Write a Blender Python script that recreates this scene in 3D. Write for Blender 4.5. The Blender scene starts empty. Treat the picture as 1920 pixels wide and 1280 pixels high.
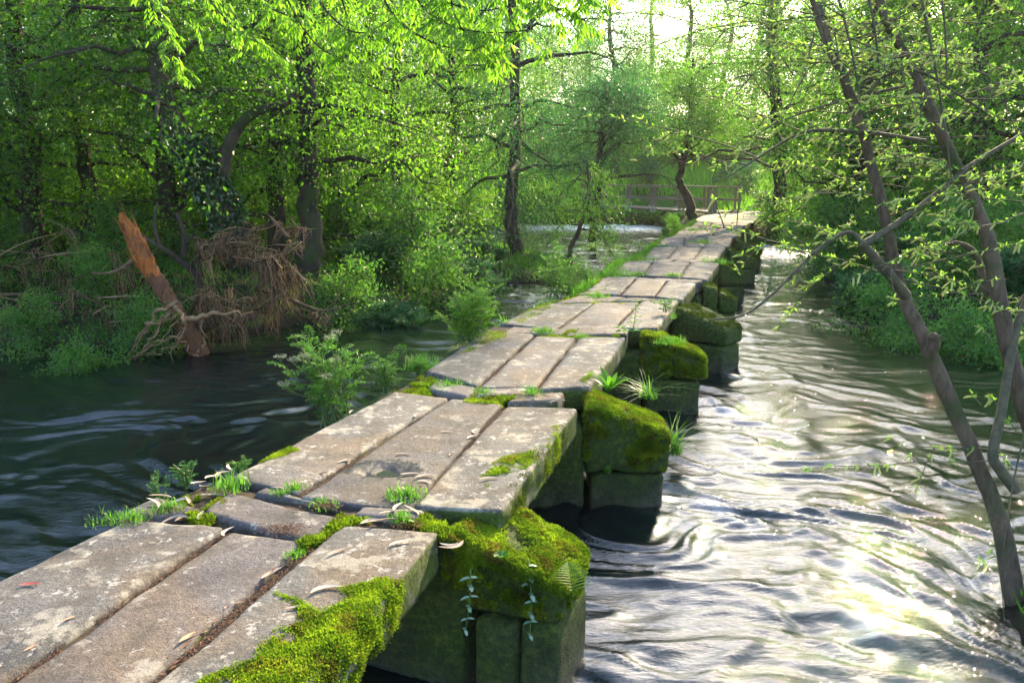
import bpy, math, random
import numpy as np
from mathutils import Vector
R=math.radians
rng=np.random.default_rng(7)
random.seed(7)
SC=bpy.context.scene
COL=SC.collection
CAMZ=1.6
PIT=math.atan(310/1500); CP,SP=math.cos(PIT),math.sin(PIT)
WZ=-.85
# ------------------------------------------------------------------ photo survey -> metres
def W(x,y,z=0.0):
    u=(x-960)/1500; v=(640-y)/1500
    t=(z-CAMZ)/(-SP+v*CP)
    return np.array([u*t,(CP+v*SP)*t,z])
def at(x,y,Y):
    u=(x-960)/1500; v=(640-y)/1500
    t=Y/(CP+v*SP)
    return np.array([u*t,Y,CAMZ+(-SP+v*CP)*t])
# ------------------------------------------------------------------ noise
def _h(ix,iy,iz,s):
    n=(ix*374761393+iy*668265263+iz*2147483647+s*1274126177)&0xffffffff
    n=((n^(n>>13))*1274126177)&0xffffffff
    n=((n^(n>>16))*2246822519)&0xffffffff
    return ((n^(n>>15))&0xffffff)/float(0xffffff)
def vn(p,s=0):
    p=np.asarray(p,float); i=np.floor(p).astype(np.int64); f=p-i; f=f*f*(3-2*f)
    r=0
    for dx in (0,1):
        wx=f[:,0] if dx else 1-f[:,0]
        for dy in (0,1):
            wy=f[:,1] if dy else 1-f[:,1]
            for dz in (0,1):
                wz=f[:,2] if dz else 1-f[:,2]
                r=r+wx*wy*wz*_h(i[:,0]+dx,i[:,1]+dy,i[:,2]+dz,s)
    return r*2-1
def fbm(p,o=3,s=0):
    p=np.asarray(p,float); a=1;r=0;t=0
    for k in range(o):
        r=r+a*vn(p*(2**k)+k*17.3,s+k); t+=a; a*=.5
    return r/t
# ------------------------------------------------------------------ geometry store
class G:
    def __init__(s): s.v=[];s.q=[];s.t=[];s.n=0;s.rq=[];s.rt=[]
    def add(s,v,q=None,t=None,rq=None,rt=None):
        v=np.asarray(v,float).reshape(-1,3)
        if q is not None and len(q):
            q=np.asarray(q,np.int64); s.q.append(q+s.n)
            s.rq.append(np.full(len(q),.5) if rq is None else np.broadcast_to(rq,(len(q),)))
        if t is not None and len(t):
            t=np.asarray(t,np.int64); s.t.append(t+s.n)
            s.rt.append(np.full(len(t),.5) if rt is None else np.broadcast_to(rt,(len(t),)))
        s.v.append(v); s.n+=len(v)
    def arr(s):
        v=np.concatenate(s.v) if s.v else np.zeros((0,3))
        q=np.concatenate(s.q) if s.q else np.zeros((0,4),np.int64)
        t=np.concatenate(s.t) if s.t else np.zeros((0,3),np.int64)
        return v,q,t
    def mesh(s,name,off=(0,0,0),smooth=True):
        v,q,t=s.arr(); v=v-np.asarray(off)
        me=bpy.data.meshes.new(name)
        nq,nt=len(q),len(t)
        me.vertices.add(len(v)); me.vertices.foreach_set('co',v.astype(np.float32).ravel())
        me.loops.add(nq*4+nt*3)
        me.loops.foreach_set('vertex_index',np.concatenate([q.ravel(),t.ravel()]).astype(np.int32))
        me.polygons.add(nq+nt)
        st=np.concatenate([np.arange(nq)*4,nq*4+np.arange(nt)*3]).astype(np.int32)
        me.polygons.foreach_set('loop_start',st)
        try: me.polygons.foreach_set('loop_total',np.concatenate([np.full(nq,4),np.full(nt,3)]).astype(np.int32))
        except Exception: pass
        me.polygons.foreach_set('use_smooth',np.full(nq+nt,smooth))
        a=me.attributes.new('rnd','FLOAT','FACE')
        r=np.concatenate(([np.concatenate(s.rq)] if s.rq else [])+([np.concatenate(s.rt)] if s.rt else [])+[np.zeros(0)])
        a.data.foreach_set('value',r.astype(np.float32))
        me.update(calc_edges=True)
        return me
def tag(o,label=None,cat=None,group=None,kind=None):
    if label:o['label']=label
    if cat:o['category']=cat
    if group:o['group']=group
    if kind:o['kind']=kind
    return o
def link(name,g,mat,parent=None,org=(0,0,0),smooth=True):
    # with a parent: org is the parent's location
    me=g.mesh(name,org,smooth)
    me.materials.append(mat)
    o=bpy.data.objects.new(name,me); COL.objects.link(o)
    if parent: o.parent=parent
    else: o.location=org
    return o
def empty(name,loc):
    o=bpy.data.objects.new(name,None); COL.objects.link(o); o.location=loc; o.empty_display_size=.2
    return o
def dup(root,loc,rz=0,sc=1,label=None):
    r=root.copy(); COL.objects.link(r); r.location=loc; r.rotation_euler=(0,0,rz)
    r.scale=(sc,sc,sc) if not hasattr(sc,'__len__') else sc
    if label:r['label']=label
    for ch in list(root.children):
        c=ch.copy(); COL.objects.link(c); c.parent=r
    return r
def unit(v): return v/(np.linalg.norm(v,axis=-1,keepdims=True)+1e-9)
def tube(g,P,rad,n=6,rv=.5,cap=True):
    P=np.asarray(P,float); m=len(P); rad=np.broadcast_to(rad,(m,)) if np.ndim(rad)==0 else np.asarray(rad,float)
    T=np.gradient(P,axis=0); T=unit(T)
    ref=np.array([0.,0,1]) if abs(T[:,2]).mean()<.8 else np.array([1.,0,0])
    A=unit(np.cross(T,ref)); B=np.cross(T,A)
    a=np.arange(n)/n*2*math.pi
    V=P[:,None]+rad[:,None,None]*(np.cos(a)[None,:,None]*A[:,None]+np.sin(a)[None,:,None]*B[:,None])
    i=np.arange(m-1)[:,None]*n; j=np.arange(n)[None]; k=(j+1)%n
    q=np.stack([i+j,i+k,i+n+k,i+n+j],-1).reshape(-1,4)
    g.add(V.reshape(-1,3),q,rq=rv)
    if cap:
        g.add(np.vstack([V[-1],P[-1]+T[-1]*rad[-1]*.5]),None,[(x,(x+1)%n,n) for x in range(n)],rt=rv)
def spline(P,k=6):
    P=np.asarray(P,float); m=len(P)
    if m<3: return np.array([P[0]*(1-t)+P[-1]*t for t in np.linspace(0,1,k+1)])
    Q=np.vstack([2*P[0]-P[1],P,2*P[-1]-P[-2]]); out=[]
    for i in range(1,m):
        a,b,c,d=Q[i-1],Q[i],Q[i+1],Q[i+2]
        for t in np.arange(k)/k:
            out.append(.5*((2*b)+(-a+c)*t+(2*a-5*b+4*c-d)*t*t+(-a+3*b-3*c+d)*t**3))
    out.append(P[-1]); return np.array(out)
def rsp(vals,n): return np.interp(np.linspace(0,1,n),np.linspace(0,1,len(vals)),vals)
def leaves(g,P,D,L,Wd,rv,fold=.25,N=None):
    """lens-shaped leaves: base, sides, tip"""
    n=len(P)
    if n==0:return
    D=unit(D)
    if N is None: N=rng.normal(size=(n,3))+np.array([0,0,.8])
    S=unit(np.cross(D,N)); N2=np.cross(S,D)
    L=np.broadcast_to(L,(n,))[:,None]; Wd=np.broadcast_to(Wd,(n,))[:,None]
    b=P; tip=P+D*L-N2*L*.12
    l=P+D*L*.45+S*Wd*.5+N2*Wd*fold; r=P+D*L*.45-S*Wd*.5+N2*Wd*fold
    V=np.stack([b,r,tip,l],1).reshape(-1,3)
    i=np.arange(n)[:,None]*4
    t=np.concatenate([i+np.array([0,1,2]),i+np.array([0,2,3])]).reshape(-1,3)
    rv=np.broadcast_to(rv,(n,))
    g.add(V,None,t,rt=np.concatenate([rv,rv]))
def rbox(sx,sy,sz,r,step):
    nx=max(4,int(sx/step)); ny=max(4,int(sy/step)); nz=max(3,int(sz/step))
    V=[];Q=[];o=0
    for ax in range(3):
        dims=[(nx,ny,nz)[k] for k in range(3) if k!=ax]
        for sg in (0,1):
            A,B=np.meshgrid(np.linspace(0,1,dims[0]+1),np.linspace(0,1,dims[1]+1),indexing='ij')
            c=[None]*3; oth=[k for k in range(3) if k!=ax]; c[ax]=np.full(A.shape,float(sg)); c[oth[0]]=A;c[oth[1]]=B
            V.append(np.stack(c,-1).reshape(-1,3))
            i,j=np.meshgrid(np.arange(dims[0]),np.arange(dims[1]),indexing='ij'); w=dims[1]+1
            a=(i*w+j).ravel()+o
            q=np.stack([a,a+w,a+w+1,a+1],-1)
            flip=(sg==0)^(ax==1)
            Q.append(q[:,::-1] if flip else q); o+=len(V[-1])
    V=np.concatenate(V);Q=np.concatenate(Q)
    # weld
    key=np.round(V*1e5).astype(np.int64); _,idx,inv=np.unique(key,axis=0,return_index=True,return_inverse=True)
    V=V[idx];Q=inv.reshape(-1)[Q]
    S=np.array([sx,sy,sz]); X=V*S
    inn=np.clip(X,r,S-r); d=X-inn; ln=np.linalg.norm(d,axis=1,keepdims=True)
    X=np.where(ln>1e-6,inn+d/np.maximum(ln,1e-9)*np.minimum(r,ln.max()),X)
    return X/S,Q
# ------------------------------------------------------------------ materials
def M(name):
    m=bpy.data.materials.new(name); m.use_nodes=True; nt=m.node_tree; nt.nodes.clear()
    return m,nt
def N(nt,t,**k):
    n=nt.nodes.new(t)
    for a,b in k.items():
        if a in n.inputs.keys() if hasattr(n.inputs,'keys') else False: n.inputs[a].default_value=b
        else:
            try:setattr(n,a,b)
            except Exception:n.inputs[a].default_value=b
    return n
def L_(nt,a,b): nt.links.new(a,b)
def noise(nt,vec,scale,detail=4,rough=.55,dist=0):
    n=nt.nodes.new('ShaderNodeTexNoise'); n.inputs['Scale'].default_value=scale; n.inputs['Detail'].default_value=detail
    n.inputs['Roughness'].default_value=rough; n.inputs['Distortion'].default_value=dist
    L_(nt,vec,n.inputs['Vector']); return n.outputs['Fac']
def ramp(nt,fac,stops):
    n=nt.nodes.new('ShaderNodeValToRGB'); e=n.color_ramp.elements
    while len(e)<len(stops): e.new(.5)
    for i,(p,c) in enumerate(stops):
        e[i].position=p; e[i].color=(*c,1) if len(c)==3 else c
    L_(nt,fac,n.inputs['Fac']); return n.outputs['Color']
def mix(nt,fac,a,b,bt='MIX'):
    n=nt.nodes.new('ShaderNodeMixRGB'); n.blend_type=bt
    for i,x in ((0,fac),(1,a),(2,b)):
        if isinstance(x,(int,float)): n.inputs[i].default_value=x
        elif isinstance(x,tuple): n.inputs[i].default_value=(*x,1)
        else: L_(nt,x,n.inputs[i])
    return n.outputs[0]
def math_(nt,op,a,b=0.0,clamp=False):
    n=nt.nodes.new('ShaderNodeMath'); n.operation=op; n.use_clamp=clamp
    for i,x in ((0,a),(1,b)):
        if isinstance(x,(int,float)): n.inputs[i].default_value=x
        else: L_(nt,x,n.inputs[i])
    return n.outputs[0]
def bump(nt,h,st,dist=.01,nrm=None):
    n=nt.nodes.new('ShaderNodeBump'); n.inputs['Strength'].default_value=st; n.inputs['Distance'].default_value=dist
    L_(nt,h,n.inputs['Height'])
    if nrm: L_(nt,nrm,n.inputs['Normal'])
    return n.outputs[0]
def out(nt,s):
    o=nt.nodes.new('ShaderNodeOutputMaterial'); L_(nt,s,o.inputs['Surface'])
def pos(nt): return nt.nodes.new('ShaderNodeNewGeometry').outputs['Position']
def bsdf(nt,col,rough=.8,nrm=None,spec=.3):
    b=nt.nodes.new('ShaderNodeBsdfPrincipled')
    if isinstance(col,tuple): b.inputs['Base Color'].default_value=(*col,1)
    else: L_(nt,col,b.inputs['Base Color'])
    if isinstance(rough,(int,float)): b.inputs['Roughness'].default_value=rough
    else: L_(nt,rough,b.inputs['Roughness'])
    b.inputs['Specular IOR Level'].default_value=spec
    if nrm: L_(nt,nrm,b.inputs['Normal'])
    return b.outputs[0]
def leafmat(name,c0,c1,t0,t1,tr=.5,rough=.38,spec=.5):
    m,nt=M(name)
    a=nt.nodes.new('ShaderNodeAttribute'); a.attribute_name='rnd'
    cd=ramp(nt,a.outputs['Fac'],[(0,c0),(1,c1)]); ct=ramp(nt,a.outputs['Fac'],[(0,t0),(1,t1)])
    d=bsdf(nt,cd,rough,None,spec)
    t=nt.nodes.new('ShaderNodeBsdfTranslucent'); L_(nt,ct,t.inputs['Color'])
    x=nt.nodes.new('ShaderNodeMixShader'); x.inputs[0].default_value=tr
    L_(nt,d,x.inputs[1]);L_(nt,t.outputs[0],x.inputs[2]); out(nt,x.outputs[0]); return m
def barkmat(name,c0,c1,sc=20,moss=0.0,bs=.6):
    m,nt=M(name); p=pos(nt)
    mp=nt.nodes.new('ShaderNodeMapping'); L_(nt,p,mp.inputs['Vector']); mp.inputs['Scale'].default_value=(1,1,.25)
    f=noise(nt,mp.outputs[0],sc,6,.65,.3); c=ramp(nt,f,[(.3,c0),(.7,c1)])
    f2=noise(nt,p,3,3); c=mix(nt,ramp(nt,f2,[(.45,(0,0,0)),(.7,(.5,.5,.5))]),c,tuple(x*1.6 for x in c1))
    if moss>0:
        f3=noise(nt,p,2.2,4); c=mix(nt,ramp(nt,f3,[(.55-moss*.3,(0,0,0)),(.75-moss*.3,(1,1,1))]),c,(.035,.06,.012))
    out(nt,bsdf(nt,c,.85,bump(nt,f,bs,.02),.2)); return m
def stonemat(name,base,green=.0,lic=0):
    m,nt=M(name); p=pos(nt)
    f=noise(nt,p,2.3,6,.6,.4)
    c=ramp(nt,f,[(.32,tuple(x*.5 for x in base)),(.5,base),(.68,tuple(x*1.3 for x in base))])
    # warm brown patches
    c=mix(nt,ramp(nt,noise(nt,p,1.3,4,.6,.8),[(.48,(0,0,0)),(.62,(.6,.6,.6))]),c,(.16,.115,.075))
    # mineral grain
    sp=noise(nt,p,150,3,.7); c=mix(nt,.9,c,ramp(nt,sp,[(.32,(.45,.45,.45)),(.5,(1,1,1)),(.66,(1.6,1.56,1.5))]),'MULTIPLY')
    sp2=noise(nt,p,38,4,.7,.5); c=mix(nt,.75,c,ramp(nt,sp2,[(.34,(.6,.6,.62)),(.55,(1.05,1.05,1.05)),(.75,(1.25,1.23,1.2))]),'MULTIPLY')
    # pale lichen blotches
    ln=noise(nt,p,3.6,8,.72,.15); c=mix(nt,ramp(nt,ln,[(.56-lic,(0,0,0)),(.62-lic,(.7,.7,.7))]),c,(.31,.285,.235))
    ln3=noise(nt,p,11,6,.75,.1); c=mix(nt,ramp(nt,ln3,[(.60-lic,(0,0,0)),(.63-lic,(.7,.7,.7))]),c,(.38,.37,.34))
    # dark stains
    dn=noise(nt,p,4,8,.74,.3); c=mix(nt,ramp(nt,dn,[(.52,(0,0,0)),(.62,(.75,.75,.75))]),c,(.07,.06,.05))
    ge=nt.nodes.new('ShaderNodeNewGeometry'); sx=nt.nodes.new('ShaderNodeSeparateXYZ'); L_(nt,ge.outputs['Normal'],sx.inputs[0])
    side=ramp(nt,sx.outputs[2],[(.25,(1,1,1)),(.7,(0,0,0))])
    gn=noise(nt,p,5,5,.65,.6)
    oi=nt.nodes.new('ShaderNodeObjectInfo'); c=mix(nt,1.0,c,ramp(nt,oi.outputs['Random'],[(0,(.74,.76,.78)),(.35,(1.05,1.0,.95)),(.7,(.9,.9,.92)),(1,(1.22,1.18,1.12))]),'MULTIPLY')
    gm=mix(nt,1.0,side,ramp(nt,gn,[(.62-green*.4,(0,0,0)),(.72-green*.3,(1,1,1))]),'MULTIPLY')
    gcol=ramp(nt,noise(nt,p,60,4,.7),[(.3,(.018,.03,.006)),(.6,(.07,.10,.012)),(.75,(.16,.2,.03))])
    c=mix(nt,gm,c,gcol)
    # wet stone round the puddle
    dv=nt.nodes.new('ShaderNodeVectorMath'); dv.operation='SUBTRACT'; L_(nt,p,dv.inputs[0]); dv.inputs[1].default_value=tuple(W(722,880,0))
    ds=nt.nodes.new('ShaderNodeVectorMath'); ds.operation='MULTIPLY'; L_(nt,dv.outputs[0],ds.inputs[0]); ds.inputs[1].default_value=(3.1,4.6,0)
    dl=nt.nodes.new('ShaderNodeVectorMath'); dl.operation='LENGTH'; L_(nt,ds.outputs[0],dl.inputs[0])
    wet=ramp(nt,math_(nt,'ADD',dl.outputs['Value'],math_(nt,'MULTIPLY',math_(nt,'SUBTRACT',noise(nt,p,14,5,.7),.5),1.3)),[(.62,(1,1,1)),(.85,(0,0,0))])
    c=mix(nt,wet,c,mix(nt,1.0,c,(.3,.29,.33),'MULTIPLY'))
    rgh=mix(nt,wet,(.82,.82,.82),(.22,.22,.22))
    h=math_(nt,'ADD',math_(nt,'MULTIPLY',sp2,.7),math_(nt,'MULTIPLY',sp,.3))
    h=math_(nt,'ADD',h,math_(nt,'MULTIPLY',f,1.2))
    out(nt,bsdf(nt,c,rgh,bump(nt,h,.75,.012),.3)); return m
def pierstone():
    m,nt=M('pier_stone'); p=pos(nt)
    f=noise(nt,p,4,6,.65,.5); c=ramp(nt,f,[(.34,(.010,.011,.008)),(.5,(.034,.031,.022)),(.66,(.11,.098,.07))])
    sx=nt.nodes.new('ShaderNodeSeparateXYZ'); L_(nt,p,sx.inputs[0])
    # moss and algae grow on the upper courses, bare dark wet stone at the waterline
    hz=math_(nt,'ADD',sx.outputs[2],math_(nt,'MULTIPLY',math_(nt,'SUBTRACT',noise(nt,p,3,5,.6),.5),.9))
    gm=ramp(nt,math_(nt,'ADD',hz,1.0),[(.12,(.25,.25,.25)),(.50,(.95,.95,.95))])
    g=ramp(nt,noise(nt,p,26,6,.7),[(.28,(.016,.03,.005)),(.5,(.05,.085,.010)),(.72,(.14,.17,.02))])
    c=mix(nt,gm,c,g)
    sp=noise(nt,p,70,4,.7); c=mix(nt,.7,c,ramp(nt,sp,[(.3,(.5,.5,.5)),(.6,(1.2,1.2,1.2))]),'MULTIPLY')
    rg=ramp(nt,math_(nt,'ADD',sx.outputs[2],1.0),[(.15,(.25,.25,.25)),(.35,(.85,.85,.85))])
    h=math_(nt,'ADD',math_(nt,'MULTIPLY',sp,.6),math_(nt,'MULTIPLY',noise(nt,p,22,7,.72),1.3))
    out(nt,bsdf(nt,c,rg,bump(nt,h,1.0,.03),.35)); return m
def simple(name,c0,c1,sc=30,rough=.8,bs=.4,spec=.3):
    m,nt=M(name); p=pos(nt); f=noise(nt,p,sc,5,.6); out(nt,bsdf(nt,ramp(nt,f,[(.3,c0),(.7,c1)]),rough,bump(nt,f,bs,.01),spec)); return m
mSlab=stonemat('granite_slab',(.112,.101,.102),.12)
mSlabL=stonemat('granite_slab_weathered',(.102,.097,.094),.12,.02)
mSlabEdge=stonemat('granite_slab_mossy_side',(.104,.103,.100),.75,.035)
mPier=pierstone()
mMoss=leafmat('moss',(.055,.085,.004),(.30,.36,.016),(.14,.22,.006),(.62,.70,.03),.45,.8,.1)
def mossmat():
    m,nt=M('moss'); a=nt.nodes.new('ShaderNodeAttribute'); a.attribute_name='rnd'
    p=pos(nt); k=ramp(nt,noise(nt,p,7,7,.75,.3),[(.40,(.9,.9,.9)),(.50,(0,0,0))])
    c=ramp(nt,a.outputs['Fac'],[(0,(.03,.07,.006)),(.5,(.15,.23,.013)),(1,(.36,.44,.024))]); c=mix(nt,k,c,ramp(nt,a.outputs['Fac'],[(0,(.05,.04,.01)),(1,(.20,.15,.03))]))
    k2=ramp(nt,noise(nt,p,70,2,.5),[(.68,(0,0,0)),(.72,(.8,.8,.8))]); c=mix(nt,k2,c,(.34,.12,.03))
    t=nt.nodes.new('ShaderNodeBsdfTranslucent'); L_(nt,mix(nt,1.0,c,(1.5,1.7,1.2),'MULTIPLY'),t.inputs['Color'])
    x=nt.nodes.new('ShaderNodeMixShader'); x.inputs[0].default_value=.42; L_(nt,bsdf(nt,c,.85,None,.1),x.inputs[1]); L_(nt,t.outputs[0],x.inputs[2]); out(nt,x.outputs[0]); return m
mMoss=mossmat()
mMossDark=leafmat('dark_moss',(.03,.05,.006),(.12,.16,.014),(.04,.07,.006),(.14,.2,.015),.35,.8,.1)
mGrass=leafmat('grass',(.035,.11,.012),(.09,.21,.018),(.09,.32,.02),(.22,.55,.03),.5)
mMeadow=leafmat('meadow_grass',(.06,.18,.02),(.15,.33,.03),(.14,.45,.03),(.35,.72,.06),.5)
mLeafA=leafmat('alder_leaf',(.012,.042,.008),(.05,.125,.012),(.035,.15,.006),(.17,.44,.012),.5)
mLeafB=leafmat('ash_leaf',(.03,.09,.01),(.09,.2,.02),(.12,.38,.015),(.36,.72,.03),.55)
mLeafC=leafmat('far_leaf',(.03,.10,.02),(.08,.19,.03),(.08,.30,.03),(.28,.58,.05),.5)
mLeafT=leafmat('bluegreen_leaf',(.014,.062,.028),(.045,.13,.045),(.035,.17,.05),(.11,.36,.07),.45)
mLeafH=leafmat('umbellifer_leaf',(.02,.085,.02),(.06,.17,.03),(.04,.22,.03),(.16,.46,.05),.5)
mLeafW=leafmat('willow_leaf',(.09,.22,.03),(.18,.36,.05),(.25,.55,.05),(.5,.85,.1),.5)
mCatkin=leafmat('catkin',(.38,.42,.12),(.58,.6,.22),(.5,.55,.15),(.7,.75,.25),.4,.8)
mIvy=leafmat('ivy_leaf',(.012,.04,.012),(.04,.09,.02),(.02,.07,.01),(.07,.18,.02),.25,.3,.5)
mBark=barkmat('dark_bark',(.016,.012,.009),(.055,.043,.032),22,.2)
mBarkSlim=barkmat('slim_bark',(.022,.017,.012),(.07,.052,.036),26,.12)
mBarkWillow=barkmat('willow_bark',(.045,.031,.02),(.14,.10,.068),40,.12,.8)
mTwig=simple('twig_bark',(.05,.045,.03),(.13,.11,.06),20)
mTwigGrey=simple('pale_twig_bark',(.10,.09,.075),(.22,.2,.17),20)
def tornmat():
    m,nt=M('torn_wood'); p=pos(nt); mp=nt.nodes.new('ShaderNodeMapping'); L_(nt,p,mp.inputs['Vector']); mp.inputs['Rotation'].default_value=(0,R(-28),0); mp.inputs['Scale'].default_value=(1,1,.12)
    f=noise(nt,mp.outputs[0],34,6,.75,.4); c=ramp(nt,f,[(.3,(.07,.018,.006)),(.45,(.36,.095,.018)),(.6,(.50,.17,.04)),(.78,(.60,.32,.14))])
    c=mix(nt,ramp(nt,noise(nt,p,5,4,.6),[(.5,(0,0,0)),(.65,(.7,.7,.7))]),c,(.16,.07,.03)); out(nt,bsdf(nt,c,.75,bump(nt,f,1.,.03),.3)); return m
mTorn=tornmat()
mRed=barkmat('red_bark',(.05,.022,.011),(.17,.075,.038),30,.0,1.)
mDrift=simple('driftwood',(.06,.036,.02),(.20,.125,.072),16,.85)
mRoot=simple('pale_root',(.13,.07,.035),(.36,.22,.12),16,.85)
mFibre=leafmat('root_fibre',(.02,.013,.008),(.33,.21,.12),(.04,.02,.01),(.12,.06,.03),.05,.9,.1)
mDry=leafmat('dry_leaf',(.28,.2,.15),(.58,.48,.38),(.2,.14,.09),(.4,.3,.2),.2,.6)
mDryBrown=leafmat('brown_leaf',(.20,.09,.05),(.42,.24,.14),(.12,.06,.03),(.2,.1,.05),.15,.7)
mDryRed=leafmat('red_leaf',(.4,.05,.05),(.55,.12,.1),(.4,.05,.05),(.5,.1,.08),.2,.5)
mLitter=leafmat('leaf_litter',(.06,.026,.014),(.24,.12,.07),(.05,.02,.01),(.1,.05,.02),.1,.9)
mSoil=simple('dark_soil',(.02,.014,.009),(.07,.05,.03),30,.95,.8)
mWood=simple('weathered_timber',(.12,.095,.07),(.27,.23,.18),14,.8)
mPale=simple('metal_shoe',(.4,.4,.38),(.5,.5,.48),14,.6)
mStem=leafmat('stem',(.05,.11,.02),(.1,.18,.03),(.1,.2,.03),(.15,.3,.05),.2)
mFlower=leafmat('umbel_flower',(.4,.42,.25),(.6,.6,.4),(.3,.35,.15),(.4,.4,.2),.3)

# ------------------------------------------------------------------ river outline and ground
wp=[W(x,y,WZ)[:2] for x,y in [(-500,640),(0,645),(120,662),(300,650),(420,634),(560,607),(700,590),(830,566),(900,532),(1000,534),(1070,543),(1096,522),(1090,503),(1040,488),(965,477),(900,462),(850,440),(890,424),(945,414)]]
wp+=[W(x,y,WZ)[:2] for x,y in [(1110,412),(1250,414),(1300,420)]]
wp+=[W(x,y,WZ)[:2] for x,y in [(1425,448),(1480,452),(1515,470),(1530,510),(1600,568),(1680,618),(1800,640),(1920,660),(2150,690)]]
wp+=[np.array(p) for p in [(12,8.5),(9,6.2),(5.2,5.3),(3.45,4.75),(2.85,4.15),(2.75,3.6),(3.3,2.6),(5,1),(5,-8),(-40,-8),(-40,11)]]
WP=np.array(wp)
def sdist(X,Y):
    P=np.stack([X,Y],-1).reshape(-1,2); d=np.full(len(P),1e9); ins=np.zeros(len(P),bool)
    for i in range(len(WP)):
        a=WP[i];b=WP[(i+1)%len(WP)]; ab=b-a
        t=np.clip(((P-a)@ab)/(ab@ab+1e-9),0,1)[:,None]; q=a+t*ab
        d=np.minimum(d,np.linalg.norm(P-q,axis=1))
        c=((a[1]>P[:,1])!=(b[1]>P[:,1])); xx=(b[0]-a[0])*(P[:,1]-a[1])/((b[1]-a[1]) if b[1]!=a[1] else 1e-9)+a[0]
        ins^=c&(P[:,0]<xx)
    return np.where(ins,-d,d).reshape(X.shape)
def gh(X,Y):
    X=np.asarray(X,float);Y=np.asarray(Y,float)
    d=sdist(X,Y)
    n=fbm(np.stack([X.ravel()*.8,Y.ravel()*.8,X.ravel()*0],-1),3,5).reshape(X.shape)
    pen=np.exp(-((X-0)**2/40+(Y-22)**2/50))
    up=WZ+.05+.62*(1-np.exp(-np.maximum(d,0)*1.6))*(1-.72*pen)+.22*(1-pen)*(1-np.exp(-np.maximum(d-1,0)*.5))
    up=up+np.clip((Y-39)*.125,0,4.2)*np.clip((X+12)/10,0,1)
    up=up+n*.10*np.clip(d,0,1)
    dn=WZ-np.minimum(-d*.7,.9)
    return np.where(d>0,up,dn)
def gz(x,y): return float(gh(np.array([x]),np.array([y]))[0])
def gridmesh(xs,ys,zf):
    X,Y=np.meshgrid(xs,ys,indexing='ij'); Z=zf(X,Y)
    v=np.stack([X,Y,Z],-1).reshape(-1,3); w=len(ys)
    i,j=np.meshgrid(np.arange(len(xs)-1),np.arange(w-1),indexing='ij'); a=(i*w+j).ravel()
    g=G(); g.add(v,np.stack([a,a+w,a+w+1,a+1],-1)); return g,X,Y
def mono(a,b,s0,k):
    o=[0.0]; s=s0
    while o[-1]<b: o.append(o[-1]+s); s*=k
    p=[0.0]; s=s0
    while p[-1]>a: p.append(p[-1]-s); s*=k
    return np.array(sorted(set(p+o)))
xs=mono(-260,260,.25,1.028); ys=np.concatenate([np.linspace(-60,-6,12),mono(-5,400,.25,1.018)[20:]+0]) 
ys=np.array(sorted(set(np.round(np.concatenate([np.linspace(-60,-6,14),np.arange(-5,30,.3),30*1.03**np.arange(0,90)]),3))))
g,_,_=gridmesh(xs,ys,gh)
def groundmat():
    m,nt=M('ground'); p=pos(nt)
    f=noise(nt,p,1.2,6,.6); c=ramp(nt,f,[(.35,(.03,.022,.014)),(.5,(.03,.045,.012)),(.65,(.035,.085,.014))])
    c=mix(nt,ramp(nt,noise(nt,p,12,5,.7),[(.3,(0,0,0)),(.7,(.5,.5,.5))]),c,(.03,.028,.016))
    sx=nt.nodes.new('ShaderNodeSeparateXYZ'); L_(nt,p,sx.inputs[0])
    c=mix(nt,ramp(nt,math_(nt,'MULTIPLY',math_(nt,'ADD',sx.outputs[2],.85),2.0),[(.0,(1,1,1)),(.35,(0,0,0))]),c,(.018,.014,.009))
    # open meadow beyond the river
    mm=ramp(nt,math_(nt,'DIVIDE',sx.outputs[1],100.0),[(.36,(0,0,0)),(.42,(1,1,1))])
    c=mix(nt,mm,c,ramp(nt,noise(nt,p,3,5,.7),[(.3,(.04,.11,.015)),(.7,(.10,.2,.03))]))
    out(nt,bsdf(nt,c,.95,bump(nt,noise(nt,p,9,6,.7),.8,.05),.15)); return m
mGround=groundmat()
o=link('ground',g,mGround); tag(o,'dark soil of the river banks rising to the green meadow','ground',kind='structure')

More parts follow.
